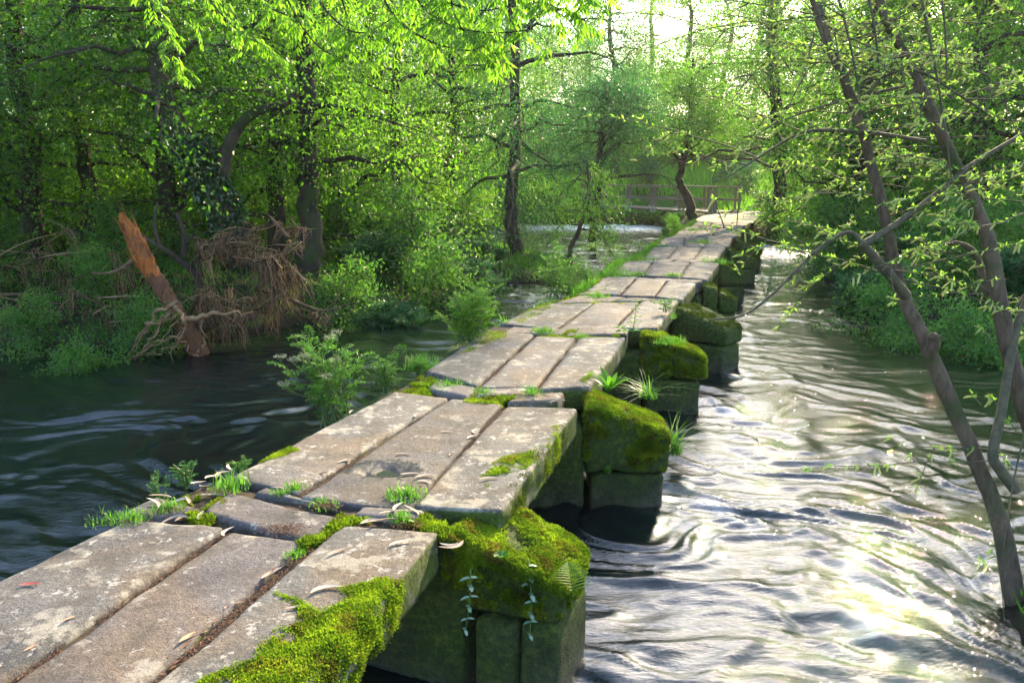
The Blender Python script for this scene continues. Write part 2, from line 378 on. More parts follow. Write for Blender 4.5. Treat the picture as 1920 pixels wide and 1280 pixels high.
# water: a real rippled sheet
BR=[] # pier noses, filled below (x,y,ux,uy)
PTIP=[(1070,1112,-.25),(1245,800,-.27),(1316,668,-.27),(1358,618,-.28),(1380,562,-.28),(1394,513,-.28),(1418,486,-.28),(1426,463,-.28),(1432,444,-.28)]
def wz(X,Y):
    P=np.stack([X.ravel(),Y.ravel(),X.ravel()*0],-1)
    wx=fbm(P*.45,3,31); wy=fbm(P*.45+9,3,32)
    Q=P+np.stack([wx,wy,wx*0],-1)*1.5
    # eddies turning the current downstream of the piers
    for cx,cy,r0,k_ in ((2.9,4.7,.9,1.3),(1.7,5.9,.6,-1.2),(3.9,6.6,1.2,.9),(2.7,8.3,.7,-1.2),(-2.6,5.6,.9,.7),(-4.2,7.6,1.2,-.8),(5.2,8.6,1.1,-.8)):
        dx=Q[:,0]-cx;dy=Q[:,1]-cy; an=k_*np.exp(-(np.hypot(dx,dy)/r0)**2); c_,s_=np.cos(an),np.sin(an)
        Q[:,0]=cx+dx*c_-dy*s_; Q[:,1]=cy+dx*s_+dy*c_
    # flow runs towards +x and towards the viewer on the near side: crests drawn out along it
    a=R(-28); ca,sa=math.cos(a),math.sin(a)
    U=Q[:,0]*ca+Q[:,1]*sa; V=-Q[:,0]*sa+Q[:,1]*ca
    S=np.stack([U*1.0,V*2.7,U*0],-1)
    n=fbm(S*.8,3,41)*.042+fbm(S*2.2,2,42)*.034+fbm(S*6.0,2,43)*.012+fbm(Q*np.array([6.,11.,1.]),2,47)*.005
    rg=1-np.abs(fbm(S*1.3+5,2,44))*2; n+=np.clip(rg,0,1)**3*.022
    amp=np.interp(P[:,0]-.4*P[:,1],[-9,-5,-2,0,6],[.9,1.0,.85,1.05,1.0])
    # calm green pool by the far right bank
    amp=amp*(1-.72*np.exp(-(((P[:,0]-5.2)/2.6)**2+((P[:,1]-11)/2.6)**2)))
    # swirl downstream of the piers
    for cx,cy,r0 in ((2.9,4.6,.55),(1.7,5.4,.35),(2.3,7.2,.4)):
        rr=np.hypot(P[:,0]-cx,P[:,1]-cy); n+=.014*np.sin(rr/r0*7+np.arctan2(P[:,1]-cy,P[:,0]-cx)*2)*np.exp(-(rr/r0/1.4)**2)
    z=n*amp*.9
    for x,y,zz in PTIP[:6]:
        t=W(x,y,zz); rr=np.hypot(P[:,0]-t[0],P[:,1]-t[1]); z+=.012*np.cos((rr)*16)*np.exp(-(rr/.7)**2)
    rap=foam(P[:,0],P[:,1]); z+=rap*(.10*fbm(P*np.array([2.2,4.0,1]),3,51)+.05)
    z=z*np.clip((60-P[:,1])/20,0.2,1)
    return (WZ+z).reshape(X.shape)
def foam(x,y):
    a=np.exp(-(((y-38.5)/2.6)**2))*np.clip(1-np.abs(x-5.0)/6,0,1)
    c=W(1490,475,WZ); b=np.exp(-(((x-c[0])/2.4)**2+((y-c[1]-1)/3.6)**2))
    e=0
    for k,(px,py,pz) in enumerate(PTIP[:6]):
        t=W(px,py,pz); dx=x-t[0]-.12;dy=y-t[1]+.1; u_=dx*.8-dy*.6; v_=dx*.6+dy*.8; e=e+.42*np.exp(-((v_-.15*np.sin(u_*5+k))/.10)**2)*np.exp(-np.abs(u_-.15)/.35)
    return np.clip(a*1.5+b*1.0+e,0,1)
wxs=np.array(sorted(set(np.round(np.concatenate([np.arange(-11,-3,.05),np.arange(-3,5,.028),np.arange(5,9,.05),-11-.1*1.12**np.arange(0,40),9+.06*1.1**np.arange(0,45)]),4))))
wys=np.array(sorted(set(np.round(np.concatenate([np.linspace(-9,1.8,8),np.arange(2,8,.026),np.arange(8,14,.04),14*1.0055**np.arange(0,240)]),4))))
g,X,Y=gridmesh(wxs,wys,wz)
def watermat():
    m,nt=M('river_water'); p=pos(nt)
    mp=nt.nodes.new('ShaderNodeMapping'); L_(nt,p,mp.inputs['Vector']); mp.inputs['Rotation'].default_value=(0,0,R(28)); mp.inputs['Scale'].default_value=(1,2.6,1)
    n1=noise(nt,mp.outputs[0],5,4,.6,.9); n2=noise(nt,mp.outputs[0],19,4,.65,.8)
    h=math_(nt,'ADD',n1,math_(nt,'MULTIPLY',n2,.4))
    a=nt.nodes.new('ShaderNodeAttribute'); a.attribute_name='foam'
    fn=noise(nt,p,7,6,.75,.8); fm=math_(nt,'MULTIPLY',a.outputs['Fac'],math_(nt,'ADD',math_(nt,'MULTIPLY',fn,2.6),-.55),True)
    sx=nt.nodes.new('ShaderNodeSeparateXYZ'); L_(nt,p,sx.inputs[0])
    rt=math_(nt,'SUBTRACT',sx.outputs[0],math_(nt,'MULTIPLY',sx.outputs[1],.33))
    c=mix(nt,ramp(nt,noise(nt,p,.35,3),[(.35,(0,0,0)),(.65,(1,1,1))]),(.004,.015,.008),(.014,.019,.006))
    c=mix(nt,ramp(nt,math_(nt,'ADD',math_(nt,'MULTIPLY',rt,.2),.5),[(.3,(1,1,1)),(.7,(0,0,0))]),c,(.0015,.005,.007))  # left water painted darker and bluer, standing in for dark tree reflections
    # pale bits of foam adrift
    c=mix(nt,fm,c,(.72,.74,.76))
    nb=bump(nt,h,.17,.05)
    b=nt.nodes.new('ShaderNodeBsdfPrincipled'); L_(nt,c,b.inputs['Base Color']); b.inputs['IOR'].default_value=1.5
    b.inputs['Specular IOR Level'].default_value=.75
    L_(nt,math_(nt,'ADD',math_(nt,'MULTIPLY',fm,.5),.015),b.inputs['Roughness']); L_(nt,nb,b.inputs['Normal'])
    out(nt,b.outputs[0]); return m
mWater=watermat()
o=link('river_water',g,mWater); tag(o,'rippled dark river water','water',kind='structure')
at_=o.data.attributes.new('foam','FLOAT','POINT'); at_.data.foreach_set('value',foam(X.ravel(),Y.ravel()).astype(np.float32))

# ------------------------------------------------------------------ paving slabs
# corners in survey pixels: near-left, near-right, far-right, far-left
ROW=[
 [[(-330,1245),(-180,1400),(411,990),(238,974)],[(-160,1410),(120,1405),(563,1018),(430,999)],[(150,1405),(485,1405),(815,1001),(640,984)]],
 [[(436,893),(558,920),(836,746),(740,735)],[(566,932),(768,952),(937,757),(847,747)],[(778,944),(940,955),(1082,766),(950,762)]],
 [[(802,694),(893,722),(1000,626),(911,620)],[(902,726),(1003,724),(1078,632),(1005,631)],[(1011,729),(1105,722),(1172,632),(1088,633)]],
 [[(938,606),(1040,616),(1112,567),(1026,569)],[(1046,618),(1151,614),(1197,566),(1118,567)],[(1158,614),(1233,613),(1271,562),(1204,564)]],
 [[(1085,552),(1161,551),(1193,518),(1128,519)],[(1166,553),(1226,555),(1248,526),(1197,519)],[(1230,556),(1279,561),(1304,530),(1252,527)]],
 [[(1140,517),(1204,514),(1223,489),(1168,491)],[(1208,516),(1272,519),(1292,492),(1227,490)],[(1276,520),(1326,524),(1349,491),(1296,491)]],
 [[(1200,486),(1249,486),(1268,463),(1222,463)],[(1252,487),(1296,488),(1317,464),(1271,464)],[(1299,488),(1344,485),(1360,463),(1320,464)]],
 [[(1229,460),(1280,461),(1281,445),(1243,445)],[(1283,462),(1321,462),(1321,445),(1283,444)],[(1323,462),(1366,462),(1373,445),(1323,445)]],
 [[(1262,441),(1293,442),(1313,425),(1280,426)],[(1296,442),(1335,443),(1345,426),(1315,425)],[(1338,443),(1383,443),(1394,426),(1348,426)]],
 [[(1293,424),(1329,424),(1334,415),(1304,415)],[(1331,424),(1365,424),(1374,415),(1336,415)],[(1367,424),(1396,424),(1408,415),(1376,415)]],
]
ORD=['nearest','second','third','fourth','fifth','sixth','seventh','eighth','ninth','tenth']
SIDE=['left','middle','right']
LOOK={(0,0):'long warm grey granite slab with a red curved leaf on it, left of the nearest row',
(0,1):'pale mauve-grey granite slab in the middle of the nearest row',
(0,2):'grey slab edged with thick bright moss, right of the nearest row',
(1,0):'grey slab with yellow moss on its outer corner, left of the second row',
(1,1):'grey slab with a small dark puddle in its hollow',
(1,2):'lichen-spotted slab with moss along its overhanging edge, right of the second row'}
def bil(c,u,v):
    u=u[:,None];v=v[:,None]
    return (c[0]*(1-u)+c[1]*u)*(1-v)+(c[3]*(1-u)+c[2]*u)*v
PUD=W(718,882,0)
SLABGEO={}
def slab(cs,seed,T=.2,step=.03,amp=.008,z0=0.0,r=.018,edge=.016,tilt=.003,grow=.02):
    cs=np.array(cs); cen=cs.mean(0); cs=cs+unit(cs-cen)*grow
    L=(np.linalg.norm(cs[3]-cs[0])+np.linalg.norm(cs[2]-cs[1]))/2; Wd=(np.linalg.norm(cs[1]-cs[0])+np.linalg.norm(cs[2]-cs[3]))/2
    V,Q=rbox(Wd,L,T,min(r,Wd*.3),step)
    P=bil(cs,V[:,0],V[:,1]); P[:,2]=z0-T+V[:,2]*T
    rs=np.random.default_rng(seed); tl=rs.normal(0,tilt,2)
    P[:,2]+=tl[0]*(V[:,0]-.5)*2+tl[1]*(V[:,1]-.5)
    q=P+seed*3.1
    # worn, uneven outline and face
    ex=fbm(q*3.2,4,1)[:,None]*unit(np.stack([V[:,0]-.5,(V[:,1]-.5),0*V[:,0]],-1))*edge*np.clip(np.abs(V[:,:2]-.5).max(1)*2,0,1)[:,None]**4
    P=P+ex*1.1+(fbm(q*14,3,6)*.010)[:,None]*unit(np.stack([V[:,0]-.5,(V[:,1]-.5),0*V[:,0]],-1))*(np.abs(V[:,:2]-.5).max(1)>.44)[:,None]
    n=fbm(q*2.3,2,2)*amp+fbm(q*11,3,3)*amp*.38
    P[:,2]+=n; P[:,2]-=.014*np.clip(np.abs(V[:,:2]-.5).max(1)*2-.86,0,1)*(.5+fbm(q*5,2,9))
    side=(V[:,2]<.85)
    P[side,:2]+=(fbm(q[side]*9,3,4)*.02)[:,None]*unit(V[side,:2]-.5)
    # underside of overhanging edges is rougher and thinner at the rim
    d=np.exp(-(((P[:,0]-PUD[0])/.14)**2+((P[:,1]-PUD[1])/.09)**2)**1.3)*(1+.7*fbm(P*17,3,91)); P[:,2]-=d*.03*(V[:,2]>.5)
    return P,Q
for r,row in enumerate(ROW):
    for s,c in enumerate(row):
        cs=np.array([W(*p) for p in c])
        P,Q=slab(cs,r*3+s+1,T=[.2,.2,.2][s],step=.022 if r<2 else .045 if r<5 else .1,grow=.022)
        g=G(); g.add(P,Q); SLABGEO[(r,s)]=(P,Q)
        org=cs.mean(0)-np.array([0,0,.2])
        o=link('paving_slab',g,mSlabEdge if s==2 else mSlabL if s==0 else mSlab,None,org)
        lab=LOOK.get((r,s),f'grey granite slab, {SIDE[s]} of the {ORD[r]} row of the bridge from the viewer')
        tag(o,lab,'stone slab','granite slabs paving the bridge')
# joint stones over the piers
JTOP=[]
JST=[([(388,966),(560,1012),(640,975),(432,926)],'wide worn joint stone with brown litter on it, across the nearest pier'),
 ([(482,927),(612,950),(650,962),(500,915)],'narrow joint stone touching the near end of the puddled slab'),
 ([(236,968),(300,972),(378,956),(292,934)],'small mossy joint stone heaped with dry leaves at the left edge'),
 ([(668,968),(775,980),(792,960),(682,953)],'small joint stone beside the bright mossy pier top'),
 ([(806,732),(874,746),(888,730),(818,718)],'small joint stone left over the second pier'),
 ([(893,744),(978,741),(985,728),(902,733)],'narrow joint stone in the middle over the second pier'),
 ([(955,754),(1042,752),(1055,736),(968,742)],'grey joint stone on the right over the second pier'),
 ([(945,626),(1050,628),(1062,619),(962,614)],'thin joint stone between the third and fourth rows, left'),
 ([(1064,629),(1172,628),(1176,616),(1066,619)],'thin joint stone between the third and fourth rows, right')]
for k,(c,lab) in enumerate(JST):
    cs=np.array([W(*p,-.015) for p in c]); P,Q=slab(cs,60+k,T=.2,step=.02,amp=.014,z0=-.004,r=.03,tilt=.003); JTOP.append(P[P[:,2]>-.08])
    g=G(); g.add(P,Q); o=link('joint_stone',g,mSlab,None,cs.mean(0)-np.array([0,0,.2])); tag(o,lab,'joint stone','joint stones over the piers')
for r in range(3,9):
    n0,n1=np.array(W(*ROW[r][0][3])),np.array(W(*ROW[r][2][2])); m0,m1=np.array(W(*ROW[r+1][0][0])),np.array(W(*ROW[r+1][2][1]))
    for (ta,tb,sd_) in ((.02,.47,'left'),(.49,.97,'right')):
        cs=np.array([n0+(n1-n0)*ta,n0+(n1-n0)*tb,m0+(m1-m0)*tb,m0+(m1-m0)*ta]); P,Q=slab(cs,80+r*2+(sd_=='left'),T=.2,step=.05,amp=.008,z0=-.004,r=.02,grow=-.01)
        g=G(); g.add(P,Q); o=link('joint_stone',g,mSlab,None,cs.mean(0)-np.array([0,0,.2])); tag(o,f'{sd_} strip stone closing the joint beyond the {ORD[r]} row of slabs','joint stone','joint stones over the piers')
# ------------------------------------------------------------------ piers
def deck_edge(i,s):
    """corner between row i and i+1 (0-based joint i after row i); s=0 left 1 right"""
    a=W(*ROW[i][0 if s==0 else 2][3 if s==0 else 2]); b=W(*ROW[i+1][0 if s==0 else 2][0 if s==0 else 1])
    return (a+b)/2
CAPS=[]
def block(c8,seed,r,step,amp=.02):
    """c8: 4 plan corners (xy) ccw from inner-near, with bottom z and top z per corner"""
    pl,zb,zt=c8; pl=np.array(pl,float); pl3=np.hstack([pl,np.zeros((4,1))]); zt=np.array(zt,float)
    L=np.linalg.norm(pl[3]-pl[0]); Wd=np.linalg.norm(pl[1]-pl[0]); T=zt.mean()-zb
    V,Q=rbox(Wd,L,T,r,step)
    P=bil(pl3,V[:,0],V[:,1]); top=bil(np.hstack([np.zeros((4,2)),zt[:,None]]),V[:,0],V[:,1])[:,2]
    P[:,2]=zb+(top-zb)*V[:,2]
    q=P+seed*5.3; cen=np.append(pl.mean(0),(zb+zt.mean())/2); dr=unit(P-cen)
    P=P+dr*(fbm(q*2.4,3,7)*amp*2.1+fbm(q*7,4,8)*amp*1.1)[:,None]
    return P,Q
PLAB=['stone pier under the nearest joint, its sloping cap thick with bright moss','stone pier with a big rounded mossy cap and a leafy rosette behind it','stone pier whose grass-topped cap is two blocks side by side','stone pier with a bare grey-brown sloping cap, fourth from the viewer',
 'stone pier with a split brown cap, fifth from the viewer','square green-sided stone pier, sixth from the viewer','stone pier with dark green cap, seventh from the viewer','low stone pier with leaning cap, eighth from the viewer','last visible stone pier, beside the dark bank shrubs']
for i,(tx,ty,tz) in enumerate(PTIP):
    E=deck_edge(i,1)[:2]; Ef=deck_edge(i,0)[:2]
    tip=W(tx,ty,tz)[:2]
    bd=unit(deck_edge(min(i+1,8),1)[:2]-deck_edge(max(i-1,0),1)[:2]) if i>0 else np.array([.32,.947])
    u=unit(tip-E) if i not in (7,8) else np.array([.95,-.1]); u=unit(u*.6+np.array([bd[1],-bd[0]])*.4)
    ln=max(.55,(tip-E)@u); ln=min(ln,1.3)-(.09 if i==0 else 0)
    v=np.array([-u[1],u[0]])
    if v@bd<0:v=-v
    hw=.30 if i else .30; vs=float(np.clip((tip-E)@v+hw*.78,-.22,.22)); E0=E+u*.02+v*vs
    org=np.array([E[0],E[1],WZ]); root=empty('stone_pier',org); tag(root,PLAB[i],'bridge pier','piers of the stone footbridge')
    st=.022 if i<3 else .05
    fz=[-.035,-.05,-.03,-.06,-.05,-.05,-.05,-.05,-.05][i]; tz_=tz
    def cap(u0,u1,w0,w1,z0,z1,zb,sd):
        pl=[E0+u*u0-v*w0,E0+u*u1-v*w1,E0+u*u1+v*w1,E0+u*u0+v*w0]
        return block((pl,zb,[z0,z1,z1,z0]),sd,.05,st,.02)
    parts=[]
    zc=[-.42,-.59,-.50][i] if i<3 else -.50
    if i in (2,4):
        m_=ln*.45; zm=fz*.6+tz_*.4
        parts+= [('cap_stone',cap(.0,m_-.012,hw,hw*.93,fz,zm+.02,zc,i*10)),('cap_stone',cap(m_+.012,ln,hw*.93,hw*.8,zm,tz_,zc,i*10+1))]
    else: parts+=[('cap_stone',cap(-.12 if i==0 else 0.,ln,hw,hw*.78,fz,tz_,zc,i*10))]
    if i==0:
        parts+=[('base_stone',cap(.03,ln*.55,hw*1.02,hw*.95,zc-.012,zc-.012,-1.6,3)),('base_stone',cap(ln*.55+.012,ln-.02,hw*.95,hw*.82,zc-.012,zc-.012,-1.6,4))]
    else: parts+=[('base_stone',cap(.04,ln-.03,hw*.98,hw*.82,zc-.012,zc-.012,-1.6,i*10+3))]
    # body under the deck and the left-hand nose
    wl=float(np.linalg.norm(E-Ef)); 
    parts+=[('core_stone',cap(-wl*.5,-.015,hw*.9,hw*.96,-.225,-.225,-1.6,i*10+5)),('core_stone',cap(-wl-.05,-wl*.5-.01,hw*.9,hw*.9,-.225,-.225,-1.6,i*10+6)),
            ('nose_stone',cap(-wl-.55,-wl-.07,hw*.5,hw*.85,-.3,-.08,-1.6,i*10+7))]
    for nm,(P,Q) in parts:
        g=G(); g.add(P,Q); link(nm,g,mPier,root,org)
        if nm=='cap_stone': CAPS.append((i,P,Q))
# ------------------------------------------------------------------ moss
def pip(P,poly):
    ins=np.zeros(len(P),bool); n=len(poly)
    for i in range(n):
        a=poly[i];b=poly[(i+1)%n]
        c=((a[1]>P[:,1])!=(b[1]>P[:,1])); xx=(b[0]-a[0])*(P[:,1]-a[1])/((b[1]-a[1])+1e-12)+a[0]
        ins^=c&(P[:,0]<xx)
    return ins
def edge_d(P,poly):
    d=np.full(len(P),1e9); n=len(poly)
    for i in range(n):
        a=poly[i];b=poly[(i+1)%n];ab=b-a
        t=np.clip(((P-a)@ab)/(ab@ab+1e-12),0,1)[:,None]; d=np.minimum(d,np.linalg.norm(P-(a+t*ab),axis=1))
    return d
def surf_sample(P,Q,n):
    A,B,C,D=P[Q[:,0]],P[Q[:,1]],P[Q[:,2]],P[Q[:,3]]
    nr=np.cross(C-A,D-B); ar=np.linalg.norm(nr,axis=1)/2
    k=rng.choice(len(Q),n,p=ar/ar.sum()); u=rng.random(n)[:,None];v=rng.random(n)[:,None]
    p=(A[k]*(1-u)+B[k]*u)*(1-v)+(D[k]*(1-u)+C[k]*u)*v
    return p,unit(nr[k])
def tufts(g,p,n,h,w,spread=.8):
    """three tiny blades per point"""
    m=len(p); dk=.5+.75*fbm(p*11,4,77)
    for k in range(3):
        d=n+rng.normal(size=(m,3))*spread
        leaves(g,p+rng.normal(size=(m,3))*w*.6-n*(np.asarray(h)*.3).reshape(-1,1),d,h*rng.uniform(.4,1.2,m),w*.8,np.clip(dk*.75+rng.random(m)*.35-.05,0,1),.2)
def moss_slab(rs,poly,label,n=9000,h=.022,zup=0,mat=None,lump=.010,holes=.1):
    poly=np.array([W(*p)[:2] for p in poly]); P,Q=SLABGEO[rs]
    a=G(); lo=poly.min(0)-.05;hi=poly.max(0)+.05
    c=P[Q].mean(1); near=(c[:,0]>lo[0])&(c[:,0]<hi[0])&(c[:,1]>lo[1])&(c[:,1]<hi[1])
    if near.sum()<3:return
    p,nn=surf_sample(P,Q[near],n*3)
    wob=np.stack([fbm(p*6,3,11),fbm(p*6+7,3,12),p[:,0]*0],-1)*.11
    h=h*.58
    q=(p+wob)[:,:2]; ed=edge_d(q,poly); ok=pip(q,poly)&(nn[:,2]>-.2)&(fbm(p*11,5,13)+np.clip(ed*5,0,.6)+rng.normal(0,.16,len(p))>holes+.12)
    p,nn,ed=p[ok][:n],nn[ok][:n],ed[ok][:n]
    if len(p)<10:return
    h=h*(.45+.75*np.clip(ed/.08,0,1)); k=np.clip(ed/.09,0,1); bumpy=(.5+.5*fbm(p*22,3,14))*k*lump
    tufts(a,p+nn*bumpy[:,None],unit(nn+np.array([0,0,.6])),h,.008)
    o=link('moss_mat',a,mat or mMoss,None,p.mean(0)*1.0); tag(o,label,'moss','moss growing on the bridge'); return o
moss_slab((0,2),[(395,1285),(470,1215),(545,1165),(520,1120),(620,1130),(640,1100),(745,1085),(775,1080),(770,1110),(715,1165),(650,1220),(575,1290),(560,1340),(400,1340)],'thick bright moss mat with tiny orange specks on the right edge of the nearest row',52000,.022)
moss_slab((0,2),[(515,1140),(560,1118),(600,1130),(560,1150)],'little moss patch beside the pale curved leaf on the nearest right slab',1500)
moss_slab((1,2),[(895,888),(950,850),(1010,828),(1050,795),(1062,800),(1040,835),(990,880),(945,900),(930,920),(905,900)],'bright moss along the edge of the second row, under a pinkish leaf',16000,.02)
moss_slab((1,2),[(1010,880),(1070,780),(1085,790),(1060,860),(960,985),(925,965),(930,930)],'dark moss hanging down the side face of the second row',9000,.016,mat=mMossDark)
moss_slab((1,0),[(448,850),(520,805),(560,798),(590,808),(570,830),(520,860),(480,872)],'yellow-green moss cushion on the left edge of the second row',12000,.02)
moss_slab((1,0),[(640,760),(660,742),(720,735),(715,748),(660,765),(640,785),(610,790),(605,775)],'yellow moss strip near the water plant on the second row',5000,.016,holes=-.2)
moss_slab((2,0),[(840,664),(880,640),(915,620),(975,612),(960,630),(900,650),(860,668)],'mossy left border of the third row',5000,.018,holes=.2)
moss_slab((2,2),[(1085,710),(1115,698),(1120,712),(1095,722)],'little moss tuft by the leafy rosette',1500,holes=-.4)
moss_slab((3,0),[(960,600),(1000,580),(1035,568),(1050,575),(1010,590),(975,608)],'yellowish moss on the left of the fourth row',3500,.02,holes=.25)
moss_slab((4,0),[(1085,556),(1120,540),(1145,528),(1150,535),(1120,552)],'yellow moss on the left of the fifth row',2500,.025,holes=.1)
for (i,P,Q) in CAPS:
    n={0:42000,1:26000,2:12000}.get(i,3500); h={0:.014,1:.014,2:.03}.get(i,.022)
    p,nn=surf_sample(P,Q,n*3)
    thr=.40-.35*(i<3); hi=P[:,2].max()
    ok=(nn[:,2]>thr+.25*fbm(p*5,3,21))&(fbm(p*7,4,22)+rng.normal(0,.12,len(p))>(-.3 if i<3 else -.0))
    p,nn=p[ok][:n],nn[ok][:n]
    g=G(); tufts(g,p+nn*((.5+.5*fbm(p*11,3,14))*.018*(1 if i<3 else .3))[:,None],unit(nn+np.array([0,0,.5])),h,.009 if i<3 else .014)
    o=link('moss_mat',g,mMoss if i<3 else mMossDark,None,p.mean(0))
    tag(o,{0:'bright lumpy moss cushion over the nearest pier cap',1:'velvety green moss over the big second pier cap',2:'grassy moss on the paired caps of the third pier'}.get(i,f'thin dark moss on the cap of pier {ORD[i]} from the viewer'),'moss','moss growing on the bridge')
    if i<2:
        p,nn=surf_sample(P,Q,26000); ok=(nn[:,2]<.5)&(nn[:,2]>-.5)&(p[:,2]>-.28-.2*fbm(p*4,3,23))&(fbm(p*6,3,24)>-.15); p,nn=p[ok],nn[ok]
        g=G(); tufts(g,p,unit(nn+np.array([0,0,-.2])),.012,.007)
        o=link('moss_mat',g,mMossDark,None,p.mean(0)); tag(o,['short dark moss furring the front face of the nearest pier','short dark moss furring the front face of the second pier'][i],'moss','moss growing on the bridge')
# seam soil and litter: a dark bed under every joint of the deck, with loose brown bits
g=G()
for r in range(10):
    for (sa,sb) in ((0,1),(1,2)):
        a0=(W(*ROW[r][sa][1])+W(*ROW[r][sb][0]))/2; a1=(W(*ROW[r][sa][2])+W(*ROW[r][sb][3]))/2
        d=unit(a1-a0); s=np.array([d[1],-d[0],0])*.05
        z=np.array([0,0,-.03]); k=12; t=np.linspace(0,1,k)[:,None]; c=a0+(a1-a0)*t+z
        V=np.concatenate([c-s,c+s]); V[:,2]+=fbm(V*9,2,3)*.006; i=np.arange(k-1); g.add(V,np.stack([i,i+k,i+k+1,i+1],-1))
for r in range(9):
    a=(W(*ROW[r][0][3])+W(*ROW[r+1][0][0]))/2;b=(W(*ROW[r][2][2])+W(*ROW[r+1][2][1]))/2
    k=24; t=np.linspace(-.02,.84 if r<3 else .93,k)[:,None]; c=a+(b-a)*t+np.array([0,0,-.03]); d=unit(b-a); s=np.array([-d[1],d[0],0])*(.2 if r<2 else .13)
    V=np.concatenate([c-s,c,c+s]); V[:,2]+=fbm(V*7,3,3)*.014; i=np.arange(k-1)
    g.add(V,np.concatenate([np.stack([i,i+1,i+k+1,i+k],-1),np.stack([i+k,i+k+1,i+2*k+1,i+2*k],-1)]))
o=link('joint_soil',g,mSoil); tag(o,'dark soil packed in the joints between the slabs','soil',kind='stuff')
g=G()
def litter(c,n,sx,sy,dirv=None,sz=.02,lift=0):
    p=np.tile(c,(n,1))+np.stack([rng.normal(0,sx,n),rng.normal(0,sy,n),np.abs(rng.normal(0,.004,n))+lift],-1)
    d=rng.normal(size=(n,3))*np.array([1,1,.15]); leaves(g,p,d,sz*rng.uniform(.4,1.4,n),sz*.22,rng.random(n),.1,N=np.tile([0,0,1.],(n,1))+rng.normal(0,.3,(n,3)))
for r in range(5):
    for (sa,sb) in ((0,1),(1,2)):
        a0=(W(*ROW[r][sa][1])+W(*ROW[r][sb][0]))/2; a1=(W(*ROW[r][sa][2])+W(*ROW[r][sb][3]))/2
        for t in np.linspace(0,1,70):
            if vn(np.array([[r*9+sa*5+t*7,0,0]]))[0]>-.25: litter(a0+(a1-a0)*t+np.array([0,0,-.03]),16,.012,.012,lift=.006)
for (x,y,n,s) in [(535,992,420,.05),(606,948,300,.04),(760,985,60,.05),(330,955,90,.08),(250,975,60,.05)]: litter(W(x,y,.008),n,s,s*.6,lift=.002)
o=link('leaf_litter',g,mLitter); tag(o,'reddish brown crumbled litter lying in joints and hollows','litter',kind='stuff')
el=np.concatenate([np.linspace(W(*ROW[r][0][0]),W(*ROW[r][0][3]),8) for r in range(3,10)]); d_=unit(np.gradient(el,axis=0)); o_=np.stack([-d_[:,1],d_[:,0],0*d_[:,0]],-1)
wd=.16+.30*np.clip(fbm(el*.8,2,61)+.45,0,1); off=np.linspace(0,1,7)
V=np.stack([el+o_*(wd*u-.06)[:,None]+np.array([0,0,-.01-.35*u**2.2]) for u in off],1); V[:,:,2]+=fbm(V.reshape(-1,3)*5,3,62).reshape(V.shape[:2])*.03
m_=len(el); i,j=np.meshgrid(np.arange(m_-1),np.arange(6),indexing='ij'); a=(i*7+j).ravel(); VQ=np.stack([a,a+1,a+8,a+7],-1)[:,::-1]
g=G(); g.add(V.reshape(-1,3),VQ); tag(link('verge_soil',g,mSoil),'narrow mossy verge of soil along the left edge of the far slabs','soil',kind='stuff')
p,nn=surf_sample(V.reshape(-1,3),VQ,26000); nn=nn*np.sign(nn[:,2:3]); g=G(); tufts(g,p[:20000],unit(nn[:20000]+[0,0,.5]),.035,.016); tag(link('verge_moss',g,mMoss),'yellow-green moss along the left verge of the far slabs','moss',kind='stuff')
g=G(); k_=fbm(p*1.2,2,63)>.0; q_=p[k_][:5000]; leaves(g,q_,rng.normal(0,.5,(len(q_),3))+[0,0,1.],rng.uniform(.05,.18,len(q_)),.012,rng.random(len(q_)),.1); tag(link('verge_grass',g,mGrass),'short grass along the left verge of the far slabs','grass',kind='stuff')
# yellow moss threads along the cross joints
g=G()
for poly,n in [([(380,985),(430,940),(410,930),(375,955),(350,960)],2500),([(560,1030),(640,985),(672,968),(640,960),(600,1000),(556,1015)],4000),([(340,930),(380,905),(400,915),(350,945)],2000),([(730,965),(800,960),(830,975),(860,1010),(800,990)],3500),([(735,730),(790,720),(812,737),(760,742)],1500),([(770,715),(800,695),(820,716),(790,722)],2500),([(880,742),(900,730),(1000,742),(940,760),(860,752)],2500),([(640,1000),(700,940),(760,900),(768,905),(700,970)],600),([(1010,628),(1060,612),(1170,622),(1150,632)],1500),([(1035,572),(1100,560),(1270,562),(1260,568),(1100,572)],1800),([(1100,560),(1190,518),(1200,522),(1160,552)],300)]:
    pl=np.array([W(*p)[:2] for p in poly]); lo,hi=pl.min(0),pl.max(0); q=np.hstack([rng.uniform(lo,hi,(n*3,2)),np.zeros((n*3,1))]); q=q[pip(q[:,:2],pl)&(fbm(q*8,3,31)>-.2)][:n]
    q[:,2]=-.02+.022*fbm(q*12,2,3); tufts(g,q,np.tile([0,0,1.],(len(q),1)),.028,.009)
o=link('joint_moss',g,mMoss); tag(o,'yellow-green moss threading the cross joints','moss',kind='stuff')
# puddle
_P=SLABGEO[(1,1)][0]; _k=(np.hypot(_P[:,0]-PUD[0],_P[:,1]-PUD[1])<.06)&(_P[:,2]>-.1); PZ=_P[_k][:,2].min()+.013
a=np.linspace(0,2*math.pi,40,endpoint=False); rr=1+.2*np.sin(a*3+1)+.1*np.sin(a*5)
V=np.stack([PUD[0]+.2*rr*np.cos(a),PUD[1]+.13*rr*np.sin(a),0*a+PZ],-1); V=np.vstack([V,[PUD[0],PUD[1],PZ]])
g=G(); g.add(V,None,[(i,(i+1)%40,40) for i in range(40)])
m,nt=M('puddle_water'); p=pos(nt); out(nt,bsdf(nt,(.02,.018,.022),.04,bump(nt,noise(nt,p,60,3,.6),.25,.004),.7)); mPud=m
tag(link('puddle',g,mPud,None,PUD),'small dark puddle in the hollow of a slab','puddle')

